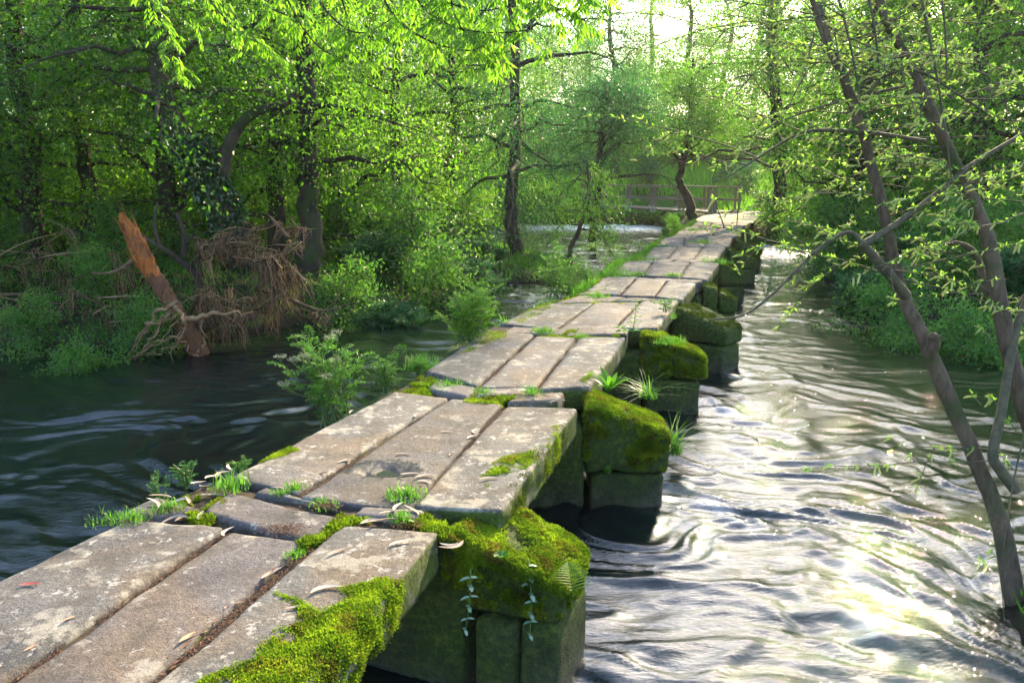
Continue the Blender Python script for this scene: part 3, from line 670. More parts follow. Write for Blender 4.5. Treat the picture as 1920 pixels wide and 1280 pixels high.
# ------------------------------------------------------------------ dry curved leaves lying on the deck
def crescent(L,Wd,curve,lift,seed):
    rs=np.random.default_rng(seed); n=12; t=np.linspace(0,1,n); x=(t-.5)*L; y=curve*L*(4*(t-.5)**2-1)*-.5
    w=Wd*np.sin(np.clip(t*1.02,0,1)*math.pi)**.7*.5+.0008; z=lift*(rs.uniform(.4,1)*(t-.5)**2*4+.12*np.sin(t*6+seed))
    dx=np.gradient(x);dy=np.gradient(y);l=np.hypot(dx,dy);nx,ny=-dy/l,dx/l
    V=np.concatenate([np.stack([x+nx*w,y+ny*w,z+w*.5],-1),np.stack([x,y,z],-1),np.stack([x-nx*w,y-ny*w,z+w*.5],-1)])
    i=np.arange(n-1); g=G(); g.add(V+np.array([0,0,.004]),np.concatenate([np.stack([i,i+1,i+n+1,i+n],-1),np.stack([i+n,i+n+1,i+2*n+1,i+2*n],-1)]),rq=rs.random())
    return g
_T=np.concatenate([p_[p_[:,2]>-.08] for p_,q_ in SLABGEO.values()]+JTOP)
def topz(x,y): 
    d_=np.hypot(_T[:,0]-x,_T[:,1]-y); k_=np.argsort(d_)[:5]; return float(_T[k_,2].max()) if d_[k_[0]]<.08 else -.01
lm=[]
for k in range(6):
    me=crescent(.12,.022,[.3,.5,.15,.65,.38,.25][k],.009,k).mesh('dry_leaf'); me.materials.append(mDry); lm.append(me)
mer=crescent(.11,.022,.3,.01,9).mesh('red_leaf'); mer.materials.append(mDryRed)
LV=[(55,1094,5,-1,'red curved leaf lying alone on the nearest left slab'),
(635,1030,35,0,'thin curled leaf on the nearest right slab'),(752,1017,25,1,'white curled leaf nearest the bright pier moss'),
(612,1104,20,1,'pale crescent leaf just above the big moss mat'),(556,1135,12,0,'pinkish-tan leaf at the corner of the big moss mat'),
(430,992,70,3,'hooked pale leaf at the end of the nearest seam'),(510,1070,50,2,'narrow leaf stuck in the nearest right seam'),
(845,1013,175,1,'bleached leaf tucked under the pier moss'),(842,1008,150,0,'short pale leaf crossing the bleached one by the pier moss'),
(920,895,8,0,'pinkish leaf on the moss of the second row edge'),(770,889,2,2,'flat leaf on the right rim of the puddle'),(800,893,15,0,'pale leaf right of the puddle'),
(795,903,-25,1,'curled leaf below the puddle leaves'),(750,935,30,0,'broad pale leaf above a grass tuft on the second row'),
(650,860,30,2,'pale leaf in the seam left of the puddle'),(790,777,55,3,'S-shaped pale leaf on the left seam of the second row'),(838,808,-5,2,'thin dark leaf in the middle of the second row'),
(757,850,0,2,'hair-thin curved leaf just beyond the puddle'),(887,815,45,0,'whitish leaf in the right seam of the second row'),(900,805,75,1,'small curled leaf beyond the whitish one in the right seam'),
(660,770,70,1,'curled leaf on the outer mossy edge of the second row'),(515,930,-5,0,'pale leaf at the near corner of the second row'),(520,915,-35,1,'short leaf above the near corner grass of the second row')]
HEAP=[(318,955,-10),(335,948,20),(350,938,-50),(300,942,0),(345,965,35),(372,908,60),(385,915,120),(400,902,45),(412,908,80),(420,895,60),(395,925,10),(432,880,100),(362,962,5),(285,950,-30),(378,968,80),(328,972,15)]
HEAP2=[(700,975,25),(735,968,10),(755,975,-20),(722,985,15),(770,962,-35),(748,957,60),(785,978,-10),(1000,745,-30),(1025,740,-20),(1045,752,-10),(985,738,20)]
for k,(x,y,a,mi,lab) in enumerate(LV):
    o=bpy.data.objects.new('fallen_leaf',mer if mi<0 else lm[(mi+k%3*2)%6]); COL.objects.link(o); p=W(x,y,.012); p[2]=topz(p[0],p[1])+.001; o.location=p; o.rotation_euler=(0,0,R(a*1.2)); s=.75+.1*(k%4); o.scale=(s,s,s)
    tag(o,lab,'leaf','fallen leaves on the bridge')
for hk,(H,lab,lab2) in enumerate(((HEAP,'dry tan leaf in the heap on the mossy left edge of the nearest joint','curled tan leaf in the left heap'),(HEAP2,'pale dry leaf strewn beside the bright pier moss or the second joint',''))):
    for k,(x,y,a) in enumerate(H):
        o=bpy.data.objects.new('fallen_leaf',lm[k%6]); COL.objects.link(o); p=W(x,y,0); p[2]=topz(p[0],p[1])+.004+.007*(k%4); o.location=p; o.rotation_euler=(R(rng.uniform(-20,20)),R(rng.uniform(-15,15)),R(a*1.2)); s=rng.uniform(.8,1.15); o.scale=(s,s,s)
        tag(o,lab,'leaf',['leaves heaped at the nearest joint','leaves strewn on the cross joints'][hk])
for k,(x,y,a) in enumerate([(48,1228,38),(75,1212,30),(20,1243,42),(182,1133,40),(150,1155,45),(362,1192,55),(345,1212,60),(440,1132,50),(268,1268,55),(457,1104,62),(300,1240,50),(395,1168,52),(500,1080,60),(108,1192,35),(660,848,45),(600,892,40),(800,905,60),(850,850,55)]):
    o=bpy.data.objects.new('seam_leaf',lm[k%6]); COL.objects.link(o); p=W(x,y,0); p[2]=-.012; o.location=p; o.rotation_euler=(R(rng.uniform(-15,15)),R(rng.uniform(-12,12)),R(a*1.15)); sx_=rng.uniform(.7,1.1); o.scale=(sx_,sx_*.8,sx_)
    o.material_slots[0].link='OBJECT'; o.material_slots[0].material=mDryBrown
    tag(o,'brown dry leaf wedged in a long seam between the near slabs','leaf','leaves wedged in the seams')
# ------------------------------------------------------------------ small plants
def blades(g,c,n,h,w,spread,lean=.5):
    a=rng.uniform(0,2*math.pi,n); rr=np.minimum(np.abs(rng.normal(0,spread,n)),1.5*spread); base=np.stack([c[0]+rr*np.cos(a),c[1]+rr*np.sin(a),np.full(n,c[2])],-1)
    L=h*rng.uniform(.5,1.2,n); a2=rng.uniform(0,2*math.pi,n); ln=lean*rng.uniform(.2,1.3,n); dirh=np.stack([np.cos(a2),np.sin(a2),0*a2],-1)
    rv=rng.random(n); side=np.stack([-np.sin(a2),np.cos(a2),0*a2],-1)*w*.5
    ks=5; V=[]
    for k in range(ks):
        t=k/(ks-1); c_=base+dirh*(ln*t*t*L)[:,None]+np.array([0,0,1.])*(L*(t-.35*ln*t*t))[:,None]; s=side*(1-t)**.6
        V+= [c_-s,c_+s]
    V=np.stack(V,1); q=[]
    for k in range(ks-1): q.append([2*k,2*k+1,2*k+3,2*k+2])
    q=(np.arange(n)[:,None,None]*(2*ks)+np.array(q)[None]).reshape(-1,4)
    g.add(V.reshape(-1,3),q,rq=np.repeat(rv,ks-1))
TU=[((608,948,0),55,.05,.05,'short tuft at the near end of the puddled slab'),((553,915,0),70,.05,.04,'tuft at the near end of the left seam of the second row'),((525,925,0),40,.04,.03,'tiny tuft at the near corner of the second row'),
((762,930,0),130,.07,.07,'grass tuft at the near end of the right seam of the second row'),((750,972,0),80,.05,.04,'grass tuft amid pale leaves by the bright pier moss'),((552,1040,0),60,.035,.03,'yellowish tuft in the nearest right seam'),
((318,952,0),90,.06,.05,'tuft growing in the leaf heap'),((248,972,0),110,.05,.06,'low tuft left of the leaf heap'),((205,975,-.02),60,.05,.07,'tuft at the outer edge of the nearest slab'),((430,915,0),90,.1,.07,'upright grass beside the leaf heap'),
((1018,622,0),130,.07,.08,'tuft between the third and fourth rows, left'),((1090,632,0),60,.06,.05,'tuft between the third and fourth rows, right'),((840,722,0),90,.06,.12,'tuft by the joint stone over the second pier'),((905,735,0),60,.05,.06,'tuft in the second cross joint, middle'),((1000,738,0),70,.07,.06,'tuft in the second cross joint, right'),
((1315,455,0),260,.12,.22,'dark grass clump between the far slabs'),((1196,515,0),120,.07,.12,'tuft on the fifth cross joint, left'),((1260,517,0),130,.07,.12,'tuft on the fifth cross joint, right'),((1225,462,0),200,.12,.3,'grass on the left edge of the far rows'),((1190,487,0),260,.14,.3,'grass on the left edge of the sixth row'),((1150,515,0),300,.14,.3,'grassy left edge of the fifth row'),
((1345,493,-.02),220,.12,.2,'grass tuft at the right end of the sixth joint'),((1120,556,0),120,.08,.12,'tuft on the fourth cross joint'),((1240,595,-.1),200,.1,.12,'leafy tuft below the fourth right slab'),((1300,432,0),150,.12,.3,'tuft between the ninth slabs'),
((1250,640,-.085),420,.07,.13,'fine grass crowning the third pier'),((1262,850,-.72),80,.42,.05,'long grass trailing at the foot of the second pier'),((1215,745,-.2),45,.26,.05,'arching grass behind the second pier cap'),((1140,885,-.52),40,.07,.02,'tiny plant in the crack of the second pier'),((790,690,-.05),160,.16,.1,'leafy grass on the left by the second joint')]
for c,n,h,s,lab in TU:
    p=W(*c); g=G(); blades(g,p,n*2,h*.35,.005,s*1.0,.9); blades(g,p,n,h,(.004 if h<.07 else .006) if h<.2 else .010,s,(1.7 if 'trailing' in lab or 'arching' in lab else .8) if h>.2 else .6)
    tag(link('grass_tuft',g,mGrass,None,p),lab,'grass tuft','grass tufts growing on the bridge')

def umbellifer(org,ns,H,spread,sz,seed,fl=True,dirb=(0,0)):
    """stems with feathery compound leaves"""
    rs=np.random.default_rng(seed); st=G(); lf=G(); fw=G()
    org=np.asarray(org,float)
    for s in range(ns):
        a=rs.uniform(0,2*math.pi); h=H*rs.uniform(.45,1.05); ln=spread*rs.uniform(.2,1.0)
        top=org+np.array([math.cos(a)*ln+dirb[0]*rs.random(),math.sin(a)*ln+dirb[1]*rs.random(),h]); b=org+np.array([rs.normal(0,spread*.2),rs.normal(0,spread*.2),0])
        P=spline([b,(b+top)/2+np.array([0,0,h*.12]),top],5); tube(st,P,np.linspace(.006,.002,len(P)),5,rs.random())
        nf=int(3+h*8)
        for f in range(nf):
            t=.25+.75*f/nf; q=P[int(t*(len(P)-1))]
            az=rs.uniform(0,2*math.pi); L=sz*rs.uniform(.6,1.1); d=np.array([math.cos(az),math.sin(az),rs.uniform(.3,1.3)])
            # frond: rachis with side pinnae, each with leaflets
            for k in range(1,7):
                tt=k/6; c=q+d*L*tt-np.array([0,0,L*.35*tt*tt]); pl=L*.45*(1-tt*.75)
                sd=unit(np.cross(d,[0,0,1.]))
                for sg in (-1,1):
                    pd=unit(sd*sg+unit(d)*.5); m=6; u=np.linspace(.15,1,m)[:,None]; pp=c+pd*pl*u
                    dd=pd+rs.normal(0,.5,(m,3))
                    leaves(lf,pp,dd,L*.15,L*.085,np.clip(rs.random()*.5+rs.random(m)*.5,0,1),.1,N=np.tile([0,0,1.],(m,1))+rs.normal(0,.4,(m,3)))
            tube(st,[q,q+d*L*.5-np.array([0,0,L*.09]),q+d*L*.95-np.array([0,0,L*.32])],[.0025,.0018,.001],3,rs.random(),False)
        if fl and rs.random()<.45:
            for r_ in range(9):
                aa=r_/9*6.28; e=top+np.array([math.cos(aa)*.035,math.sin(aa)*.035,.045]); tube(st,[top,e],.001,3,.5,False)
                m=10; leaves(fw,e+rs.normal(0,.007,(m,3)),rs.normal(size=(m,3)),.008,.007,rs.random(m))
    return st,lf,fw
def place_umb(org,lab,ns,H,spread,sz,seed,fl=True,dirb=(0,0),mat=None):
    st,lf,fw=umbellifer(org,ns,H,spread,sz,seed,fl,dirb)
    r=empty('wild_plant',org); tag(r,lab,'plant','wild plants growing from the bridge sides')
    link('stem',st,mStem,r,org); link('foliage',lf,mat or mLeafH,r,org)
    if fw.n: link('flower_head',fw,mFlower,r,org)
def wl(x,y,z): return W(x,y,z)
place_umb(at(630,790,5.75),'tall feathery green plant with pale flower heads left of the second row',19,.68,.38,.13,1,True,(-.12,.1),mat=mGrass)
place_umb(at(725,735,6.3),'shorter feathery plant right of the flowering one',14,.34,.26,.10,2,False,mat=mGrass)
place_umb(at(880,648,8.0),'bushy bright green plant on the left edge by the third row',26,.6,.38,.14,3,False,mat=mLeafB)
place_umb(at(300,945,3.95),'small sprigged herb overhanging the water at the nearest joint',6,.17,.08,.05,4,False)
place_umb(at(352,912,4.15),'taller sprigged herb above the leaf heap',8,.17,.1,.05,5,False)
place_umb(at(455,885,4.45),'broad-leaved seedling beside the yellow moss cushion',5,.08,.07,.06,6,False,mat=mGrass)
place_umb(at(785,700,6.75),'little bright herb on the mossy left end of the second joint',8,.14,.08,.09,7,False,mat=mGrass)
place_umb(at(1045,560,11.1),'upright ferny plant on the left edge by the fifth row',11,.7,.35,.18,8,False,mat=mGrass)
place_umb(at(1250,585,9.3),'weed hanging below the fourth right slab',6,.15,.14,.1,9,False,mat=mGrass)
place_umb(at(1440,560,13.),'thin pale plant rising from the water beyond the piers',5,.8,.25,.12,11,False)
# rosette with strap leaves, nettle, hanging sprays, fern
def strap(g,b,d,L,w,droop,rv,k=7):
    d=unit(np.array(d,float)); t=np.linspace(0,1,k); s=unit(np.cross(d,[0,0,1.])); c=b+d*L*t[:,None]-np.array([0,0,1.])*(droop*L*t**2)[:,None]
    w_=w*np.sin(np.clip(.12+t*.88,0,1)*math.pi)**.7*.5+.0005
    V=np.concatenate([c-s*w_[:,None]+[0,0,.2*w],c,c+s*w_[:,None]+[0,0,.2*w]]); i=np.arange(k-1)
    g.add(V,np.concatenate([np.stack([i,i+1,i+k+1,i+k],-1),np.stack([i+k,i+k+1,i+2*k+1,i+2*k],-1)]),rq=rv)
p=W(1142,735,-.03); g=G()
for k in range(17):
    a=k*2.4; e=.5+1.5*random.random(); strap(g,p,(math.cos(a)*.7,math.sin(a)*.7,e),.30*random.uniform(.6,1.1),.042,.3,random.random(),9)
tag(link('leaf_rosette',g,mGrass,None,p),'rosette of long glossy strap leaves on the second joint','plant','wild plants growing from the bridge sides')
p=W(940,1045,-.08); g=G()
for k in range(26):
    a=k*2.4; strap(g,p,(math.cos(a),math.sin(a),.35+.6*random.random()),.045,.008,.1,random.random(),5)
tag(link('leaf_rosette',g,mLeafH,None,p),'small grey-green rosette on the bright pier moss','plant','wild plants growing from the bridge sides')
def leafy_stem(base,top,n,L,w,lab,mat=mGrass,down=False,name='leafy_stem'):
    st=G();lf=G(); P=spline([base,(np.array(base)+top)/2+np.array([.01,.0,.01]),top],6); tube(st,P,np.linspace(.004,.0015,len(P)),5)
    for k in range(n):
        q=P[int((k+1)/n*(len(P)-1))]; 
        for sg in (0,math.pi):
            a=k*1.57+sg+.3; strap(lf,q,(math.cos(a),math.sin(a),.35 if not down else .1),L*random.uniform(.7,1.1)*(1-.4*k/n),w*(1-.4*k/n),.35,random.random(),6)
    r=empty(name,base); tag(r,lab,'plant','wild plants growing from the bridge sides'); link('stem',st,mStem,r,base); link('foliage',lf,mat,r,base)
leafy_stem(W(1186,626,-.0),W(1186,626,0)+np.array([.02,0,.34]),9,.1,.04,'single upright nettle-like stem on the third joint')
leafy_stem(W(1172,628,-.0),W(1172,628,0)+np.array([-.06,.03,.08]),3,.12,.06,'broad-leaved seedling at the foot of the nettle-like stem')
mPaleL=leafmat('pale_underleaf',(.14,.28,.16),(.32,.45,.33),(.15,.3,.15),(.25,.45,.25),.3)
b1=W(882,1066,-.14); leafy_stem(b1,at(875,1135,b1[1]-.05)+np.array([0,-.12,-.05]),6,.05,.022,'pale-leaved sprig hanging on the left of the nearest pier face',mPaleL,True)
b2=W(990,1062,-.18); leafy_stem(b2+np.array([0,0,.03]),at(993,1150,b2[1]-.1)+np.array([0,-.1,-.05]),8,.05,.024,'longer pale-leaved sprig hanging on the right of the nearest pier face',mPaleL,True)
# fern frond
def fern(b,d,L,lab):
    st=G();lf=G(); d=unit(np.array(d,float)); k=15; t=np.linspace(0,1,k); c=b+d*L*t[:,None]-np.array([0,0,1.])*(.35*L*t**2)[:,None]; tube(st,c,np.linspace(.0025,.001,k),4)
    s=unit(np.cross(d,[0,-.8,.6]))
    for i in range(2,k):
        w=L*.38*math.sin(min(1,(1-t[i])*1.2+.05)*math.pi*.55)
        for sg in (-1,1): strap(lf,c[i],s*sg+d*.3,w,.0085,.12,random.random(),5)
    r=empty('fern_frond',b); tag(r,lab,'fern'); link('stem',st,mStem,r,b); link('foliage',lf,mGrass,r,b)
b=W(1075,1120,-.3); fern(b,(-.10,.1,1.),.25,'bright fern frond at the tip of the nearest pier')

# ------------------------------------------------------------------ trees
def grow(seed,trunk,r0,r1,nl=14,t0=.25,L=2.2,up=(.1,.8),droop=.25,nsub=5,ncl=4,nlf=26,spread=.22,ls=.06,asp=.5,hang=.2,sides=8,az=None,zmin=None):
    rs=np.random.default_rng(seed); T=G();B=G();F=G()
    P=spline(trunk,6); rad=rsp([r0*1.35,r0,r0*.85,(r0+r1)/2,r1],len(P)); P[1:-1]+=rs.normal(0,r0*.15,(len(P)-2,3)); tube(T,P,rad,sides)
    C=[];RV=[]
    for i in range(nl):
        t=t0+(1-t0)*(i+.5)/nl; k=min(int(t*(len(P)-1)),len(P)-1); p=P[k]
        a=i*2.4+rs.normal(0,.35) if az is None else rs.uniform(*az); e=rs.uniform(*up); l=L*(1-.45*(i/nl))*rs.uniform(.65,1.2)
        d=np.array([math.cos(a)*math.cos(e),math.sin(a)*math.cos(e),math.sin(e)])
        s=np.linspace(0,1,7)[:,None]; Q=p+d*l*s-np.array([0,0,1.])*droop*l*s**2+np.vstack([np.zeros(3),rs.normal(0,l*.03,(6,3))]); tube(B,Q,np.linspace(min(rad[k]*.6,.02*l+.012),.006,7),5,cap=False)
        for j in range(nsub):
            b=Q[1+int((j+rs.random())/nsub*5.4)]; a2=a+rs.normal(0,.9); e2=e+rs.normal(-.1,.5); l2=l*.42*rs.uniform(.6,1.2)
            d2=np.array([math.cos(a2)*math.cos(e2),math.sin(a2)*math.cos(e2),math.sin(e2)]); s2=np.linspace(0,1,5)[:,None]
            Q2=b+d2*l2*s2-np.array([0,0,1.])*droop*1.3*l2*s2**2; tube(B,Q2,np.linspace(.009,.003,5),3,cap=False)
            cr=rs.random()
            for c in range(ncl):
                C.append(Q2[1+int((c+rs.random()*.9)/ncl*3.9)]+rs.normal(0,spread*.4,3)); RV.append(cr)
    C=np.array(C); m=len(C); sp=spread*rs.uniform(.6,1.4,m)
    idx=np.repeat(np.arange(m),nlf); o=rs.normal(size=(m*nlf,3)); o[:,2]*=.65; rr=np.linalg.norm(o,axis=1,keepdims=True)
    p=C[idx]+o*sp[idx][:,None]
    if zmin is not None: ok=p[:,2]>zmin; p,idx,o=p[ok],idx[ok],o[ok]
    d=unit(o)*.7+rs.normal(size=o.shape)*.7+np.array([0,0,-hang*2])
    n=len(p); lsz=ls*rs.uniform(.6,1.3,n)
    leaves(F,p,d,lsz,lsz*asp,np.clip(.62*np.array(RV)[idx]+.45*rs.random(n)-.03,0,1),.2,N=rs.normal(size=(n,3))+np.array([0,0,.9]))
    return T,B,F
def tree(name,lab,group,T,B,F,org,mb,ml,cat='tree'):
    r=empty(name,org); tag(r,lab,cat,group); link('trunk',T,mb,r,org)
    if B.n: link('branches',B,mb,r,org)
    link('crown',F,ml,r,org); return r
Z=np.zeros(3)
def wob(h,lean,seed):
    rs=np.random.default_rng(seed); return [np.array([lean[0]*t*h+rs.normal(0,.08*h*t*.5),lean[1]*t*h+rs.normal(0,.03*h*t),t*h]) for t in (0,.25,.5,.75,1)]
# prototypes; each crown is real leaves on real twigs
T,B,F=grow(11,wob(6.5,(.08,-.05),1),.16,.03,26,.08,2.7,(-.15,.8),.3,6,4,26,.24,.075,.55,.2,zmin=.25)
pA=tree('bank_tree','','',T,B,F,Z,mBark,mLeafA)
T,B,F=grow(12,wob(7.2,(-.06,-.08),2),.14,.03,26,.10,2.5,(-.2,.7),.35,6,4,26,.24,.07,.5,.3,zmin=.25)
pB=tree('bank_tree','','',T,B,F,Z,mBark,mLeafB)
T,B,F=grow(13,wob(10,(.02,.0),3),.18,.04,32,.06,3.0,(-.15,.8),.25,6,4,40,.42,.095,.5,.2)
pC=tree('woodland_tree','','',T,B,F,Z,mBark,mLeafC)
T,B,F=grow(14,wob(12,(.0,.02),4),.2,.04,32,.06,3.1,(-.1,.9),.35,6,4,40,.45,.1,.5,.4)
pD=tree('woodland_tree','','',T,B,F,Z,mBark,mLeafB)
T,B,F=grow(15,wob(1.3,(.05,0),5),.03,.01,16,.02,1.0,(.1,1.1),.35,4,3,26,.13,.065,.5,.1,5,zmin=.02)
pS=tree('bank_shrub','','',T,B,F,Z,mTwig,mLeafT,'shrub')
T,B,F=grow(16,wob(1.2,(.0,0),6),.03,.01,16,.02,.9,(.2,1.2),.2,4,3,26,.12,.06,.45,0,5,zmin=.02)
pS2=tree('bank_shrub','','',T,B,F,Z,mTwig,mLeafA,'shrub')
# a feathery stand of umbellifers for the bank
st,lf,fw=umbellifer((0,0,0),26,.95,.55,.27,44,False)
pU=empty('bank_plant',Z); tag(pU,'','plant',''); link('stem',st,mStem,pU,Z); link('foliage',lf,mLeafH,pU,Z)
for o_ in list(pU.children):
    pass
used=set()
def put(pr,x,y,rz,sc,lab,group,z=None,mat=None):
    z=gz(x,y)-.03 if z is None else z
    if pr.name in used: o=dup(pr,(x,y,z),rz,sc)
    else:
        used.add(pr.name); o=pr; o.location=(x,y,z); o.rotation_euler=(0,0,rz); o.scale=(sc,)*3 if not hasattr(sc,'__len__') else sc
    o['label']=lab; o['group']=group
    if mat:
        for c in o.children:
            if c.name.startswith(('crown','foliage')):
                c.material_slots[0].link='OBJECT'; c.material_slots[0].material=mat
    return o
def pxY(px,Y): return (px-960)/1500*(Y*CP+ (CAMZ+.0)*SP)  # near enough for upright things on the ground
gT='leafy trees crowding the left bank'
for k,(px,Y,s,pr,lab) in enumerate([
 (-150,13.0,1.0,pA,'dark dense tree at the far left edge of the left bank'),(60,15.2,1.05,pA,'dark green tree second from the left edge on the left bank'),
 (170,15.8,1.0,pB,'brighter leafy tree behind the broken stump'),(330,16.5,1.1,pA,'dense tree behind the ivy-clad trunk'),
 (520,17.0,1.1,pB,'bright tree behind the straight dark trunk'),(640,18.5,1.05,pA,'shadowy tree right of the straight dark trunk'),
 (760,21,1.05,pB,'bright green tree left of the slim riverside tree'),(-60,18,1.3,pB,'tall tree behind the far left corner of the wood'),
 (240,20.5,1.35,pA,'tall tree deep in the left wood behind the stump'),(430,22.5,1.3,pB,'tall bright tree deep in the left wood'),
 (600,25,1.4,pA,'tall dark tree at the back of the left wood'),(830,27,1.2,pA,'dark tree far behind the bank plants'),(-330,16,1.2,pA,'leafy tree just outside the left edge')]):
    put(pr,pxY(px,Y),Y,k*1.7+.4,s,lab,gT)
# far woodland
gW='woodland trees beyond the river'
far=[(600,36,1.5,pD),(700,33,1.3,pC),(800,38,1.5,pD),(880,46,1.5,pC),(950,52,1.5,pD),(1015,58,1.0,pC),(1060,60,.85,pC),(1100,66,.85,pD),(1170,68,.72,pC),(1150,50,1.15,pC),(1210,74,1.25,pD),(1240,66,.7,pC),(1290,58,1.1,pD),(1345,64,1.25,pC),(1400,66,1.05,pD),(1450,72,1.2,pD),(1520,76,1.3,pC),(1590,74,1.3,pD),(1680,70,1.3,pC),(1740,38,1.5,pC),(1830,34,1.5,pD),(1930,30,1.4,pC),(2050,28,1.4,pD),
 (450,45,1.7,pD),(300,42,1.7,pC),(150,38,1.6,pD),(0,36,1.6,pC),(-160,30,1.5,pD),(1000,84,1.2,pC),(1480,78,1.5,pD),(1330,84,1.2,pC),(1180,90,1.1,pC),(1090,88,1.05,pD),(1620,70,1.5,pC),(1780,60,2.0,pD),(2000,52,1.9,pC),(880,70,1.9,pD),(720,60,1.9,pC),(2250,38,1.8,pC),(-420,34,1.7,pC),(560,62,2.0,pD),(380,66,2.0,pC),(200,60,2.0,pD),(20,56,2.0,pC),(1240,92,.95,pC)]
nm=['bright','pale','leafy','broad','airy','tall']
for k,(px,Y,s,pr) in enumerate(far):
    where='left of the slim riverside tree' if px<950 else 'above the timber footbridge' if px<1340 else 'beyond the end of the stone bridge' if px<1560 else 'behind the leaning willow stems'
    x=pxY(px,Y); put(pr,x,Y,k*2.1,s,f'hazy far woodland tree {where}',gW+', '+where)
for k,px in enumerate([960,1010,1060,1110,1160,1205,1250,1300,1350,1400,1450,1500,1560,620,540,460,380,300,220,140,60]):
    Yh=(58 if px>900 else 30)+3*math.sin(k*2.); put([pS,pS2][k%2],pxY(px,Yh),Yh,k*1.7,(3.0,3.0,2.4) if px>900 else (2.4,2.4,2.0),'rounded bush in the hedge behind the meadow' if px>900 else 'sunlit bush deep in the left wood','bushes behind the meadow' if px>900 else 'bushes deep in the left wood',mat=mLeafC)
for k,(px,Yh) in enumerate([(120,17),(210,18.5),(300,19),(390,18),(480,19.5),(650,20.5),(700,24),(760,25),(820,25.5),(880,27),(600,22),(20,17.5)]):
    put(pS2,pxY(px,Yh),Yh,k*1.1,1.35,'bright bush growing between the trunks of the left wood','bushes between the trunks of the left wood',mat=mLeafB)
for k,(px,Yh,sc_) in enumerate([(1385,43,1.1),(1405,45,1.3),(1360,46,1.0),(1215,47,1.2),(1100,50,1.3),(1480,44,1.4)]):
    put([pS,pS2][k%2],pxY(px,Yh),Yh,k*1.3,sc_,'dark green bush standing in the near edge of the meadow','bushes in the meadow edge',mat=mLeafT)
# right bank trees and shrubs
gR='trees on the right bank'
for k,(px,Y,s,pr,lab) in enumerate([(1585,21.5,1.2,pA,'leafy tree added by the right bank pool to block the sun'),(1600,27,1.3,pB,'bright tree right of the bridge end'),(1700,23,1.45,pB,'leafy tree behind the first willow stem'),(1810,18.5,1.35,pA,'dark tree on the right bank behind the willow'),(1960,16,1.3,pB,'tree at the right edge of the bank'),(1470,38,.62,pB,'slender tree by the lone fence post'),(2150,14,.9,pA,'dark tree just outside the right edge')]):  # the tree by the pool is added to keep sun glare off the water
    put(pr,pxY(px,Y),Y,k*2.3+1,s,lab,gR)
sh=[]
for (px,py) in [(1455,440),(1500,445),(1545,468),(1560,500),(1605,545),(1650,585),(1700,610),(1760,615),(1820,620),(1880,635),(1950,645),(1580,470),(1640,500),(1700,540),(1760,560),(1840,570),(1910,590),(1650,450),(1740,480),(1830,500),(1920,520),(1540,430),(1440,420),(1480,425)]:
    sh.append((px,py,'right'))
for k,(px,py,sd) in enumerate(sh):
    p=W(px,py,-.5); s=.5+.035*p[1] if p[1]<30 else 1.4
    put([pS,pU,pS][k%3],p[0],p[1],k*1.3,min(s,1.3),'low blue-green shrub crowding the right bank' if k%3!=1 else 'feathery green plant on the right bank',['shrubs on the right bank','feathery plants on the right bank'][k%3==1],z=gz(p[0],p[1])-.05,mat=mLeafT if k%3==1 else None)
for k,(px,py) in enumerate([(-120,632),(120,656),(150,655),(660,588),(20,560),(230,560),(330,545),(50,628),(280,628),(-10,590),(185,600)]):
    p=W(px,py,-.6); put([pS2,pS][k%2],p[0],p[1],k*1.9,.5+.15*(k%3),'dark leafy shrub at the foot of the left wood','shrubs at the foot of the left wood',z=gz(p[0],p[1])-.08)
for k,(px,py) in enumerate([(655,578),(700,580),(745,578),(790,572),(830,555),(865,540),(680,545),(730,540),(780,535),(830,520),(880,510),(920,522),(700,510),(760,505),(820,490),(880,480),(640,520),(950,522),(1000,527),(1045,533),(1075,532),(930,500),(850,460),(780,470)]):
    p=W(px,py,-.6); s=.75+.15*(k%3)+.012*p[1]; s*= .62 if px>900 else 1
    put(pU if k%4 else pS,p[0],p[1],k*1.3,s,'feathery umbellifer in the green stand on the left bank' if k%4 else 'low blue-green shrub in the stand on the left bank','feathery plants on the left bank' if k%4 else 'shrubs among the feathery plants',z=gz(p[0],p[1])-.05)
# named trees
Yp=23.5
T,B,F=grow(21,[at(972,490,Yp),at(958,400,Yp),at(966,250,Yp),at(965,100,Yp),at(962,-60,Yp),at(965,-200,Yp)],.17,.07,34,.30,3.6,(-.2,.6),.4,6,4,24,.28,.1,.32,.5)
tree('slim_tree','tall slim tree with a bare straight trunk standing at the tip of the left bank',None,T,B,F,at(972,490,Yp),mBarkSlim,mLeafT)
Yp=28
T,B,F=grow(27,[at(1110,455,Yp),at(1120,380,Yp),at(1125,280,Yp),at(1130,200,Yp),at(1135,150,Yp)],.12,.04,30,.35,2.7,(.0,.8),.4,6,4,34,.3,.1,.3,.6,zmin=1.75)
tree('drooping_tree','blue-green tree with drooping boughs right of the slim tree, hanging over the pool',None,T,B,F,at(1110,455,Yp),mBark,mLeafT)
Yp=19.5
T,B,F=grow(22,[at(1078,540,Yp),at(1068,480,Yp),at(1085,430,Yp),at(1105,370,Yp),at(1100,300,Yp)],.06,.02,14,.5,1.4,(-.3,.6),.6,5,3,18,.14,.09,.25,.8)
tree('sapling','thin forked sapling with hanging leaves in front of the bright pool',None,T,B,F,at(1078,540,Yp),mBarkSlim,mLeafC)
Yp=33
T,B,F=grow(23,[at(1300,412,Yp),at(1290,370,Yp),at(1275,345,Yp),at(1278,310,Yp),at(1290,270,Yp),at(1295,200,Yp),at(1300,110,Yp)],.16,.05,26,.5,3.0,(.1,.9),.2,6,4,26,.35,.11,.5,.2,zmin=2.5)
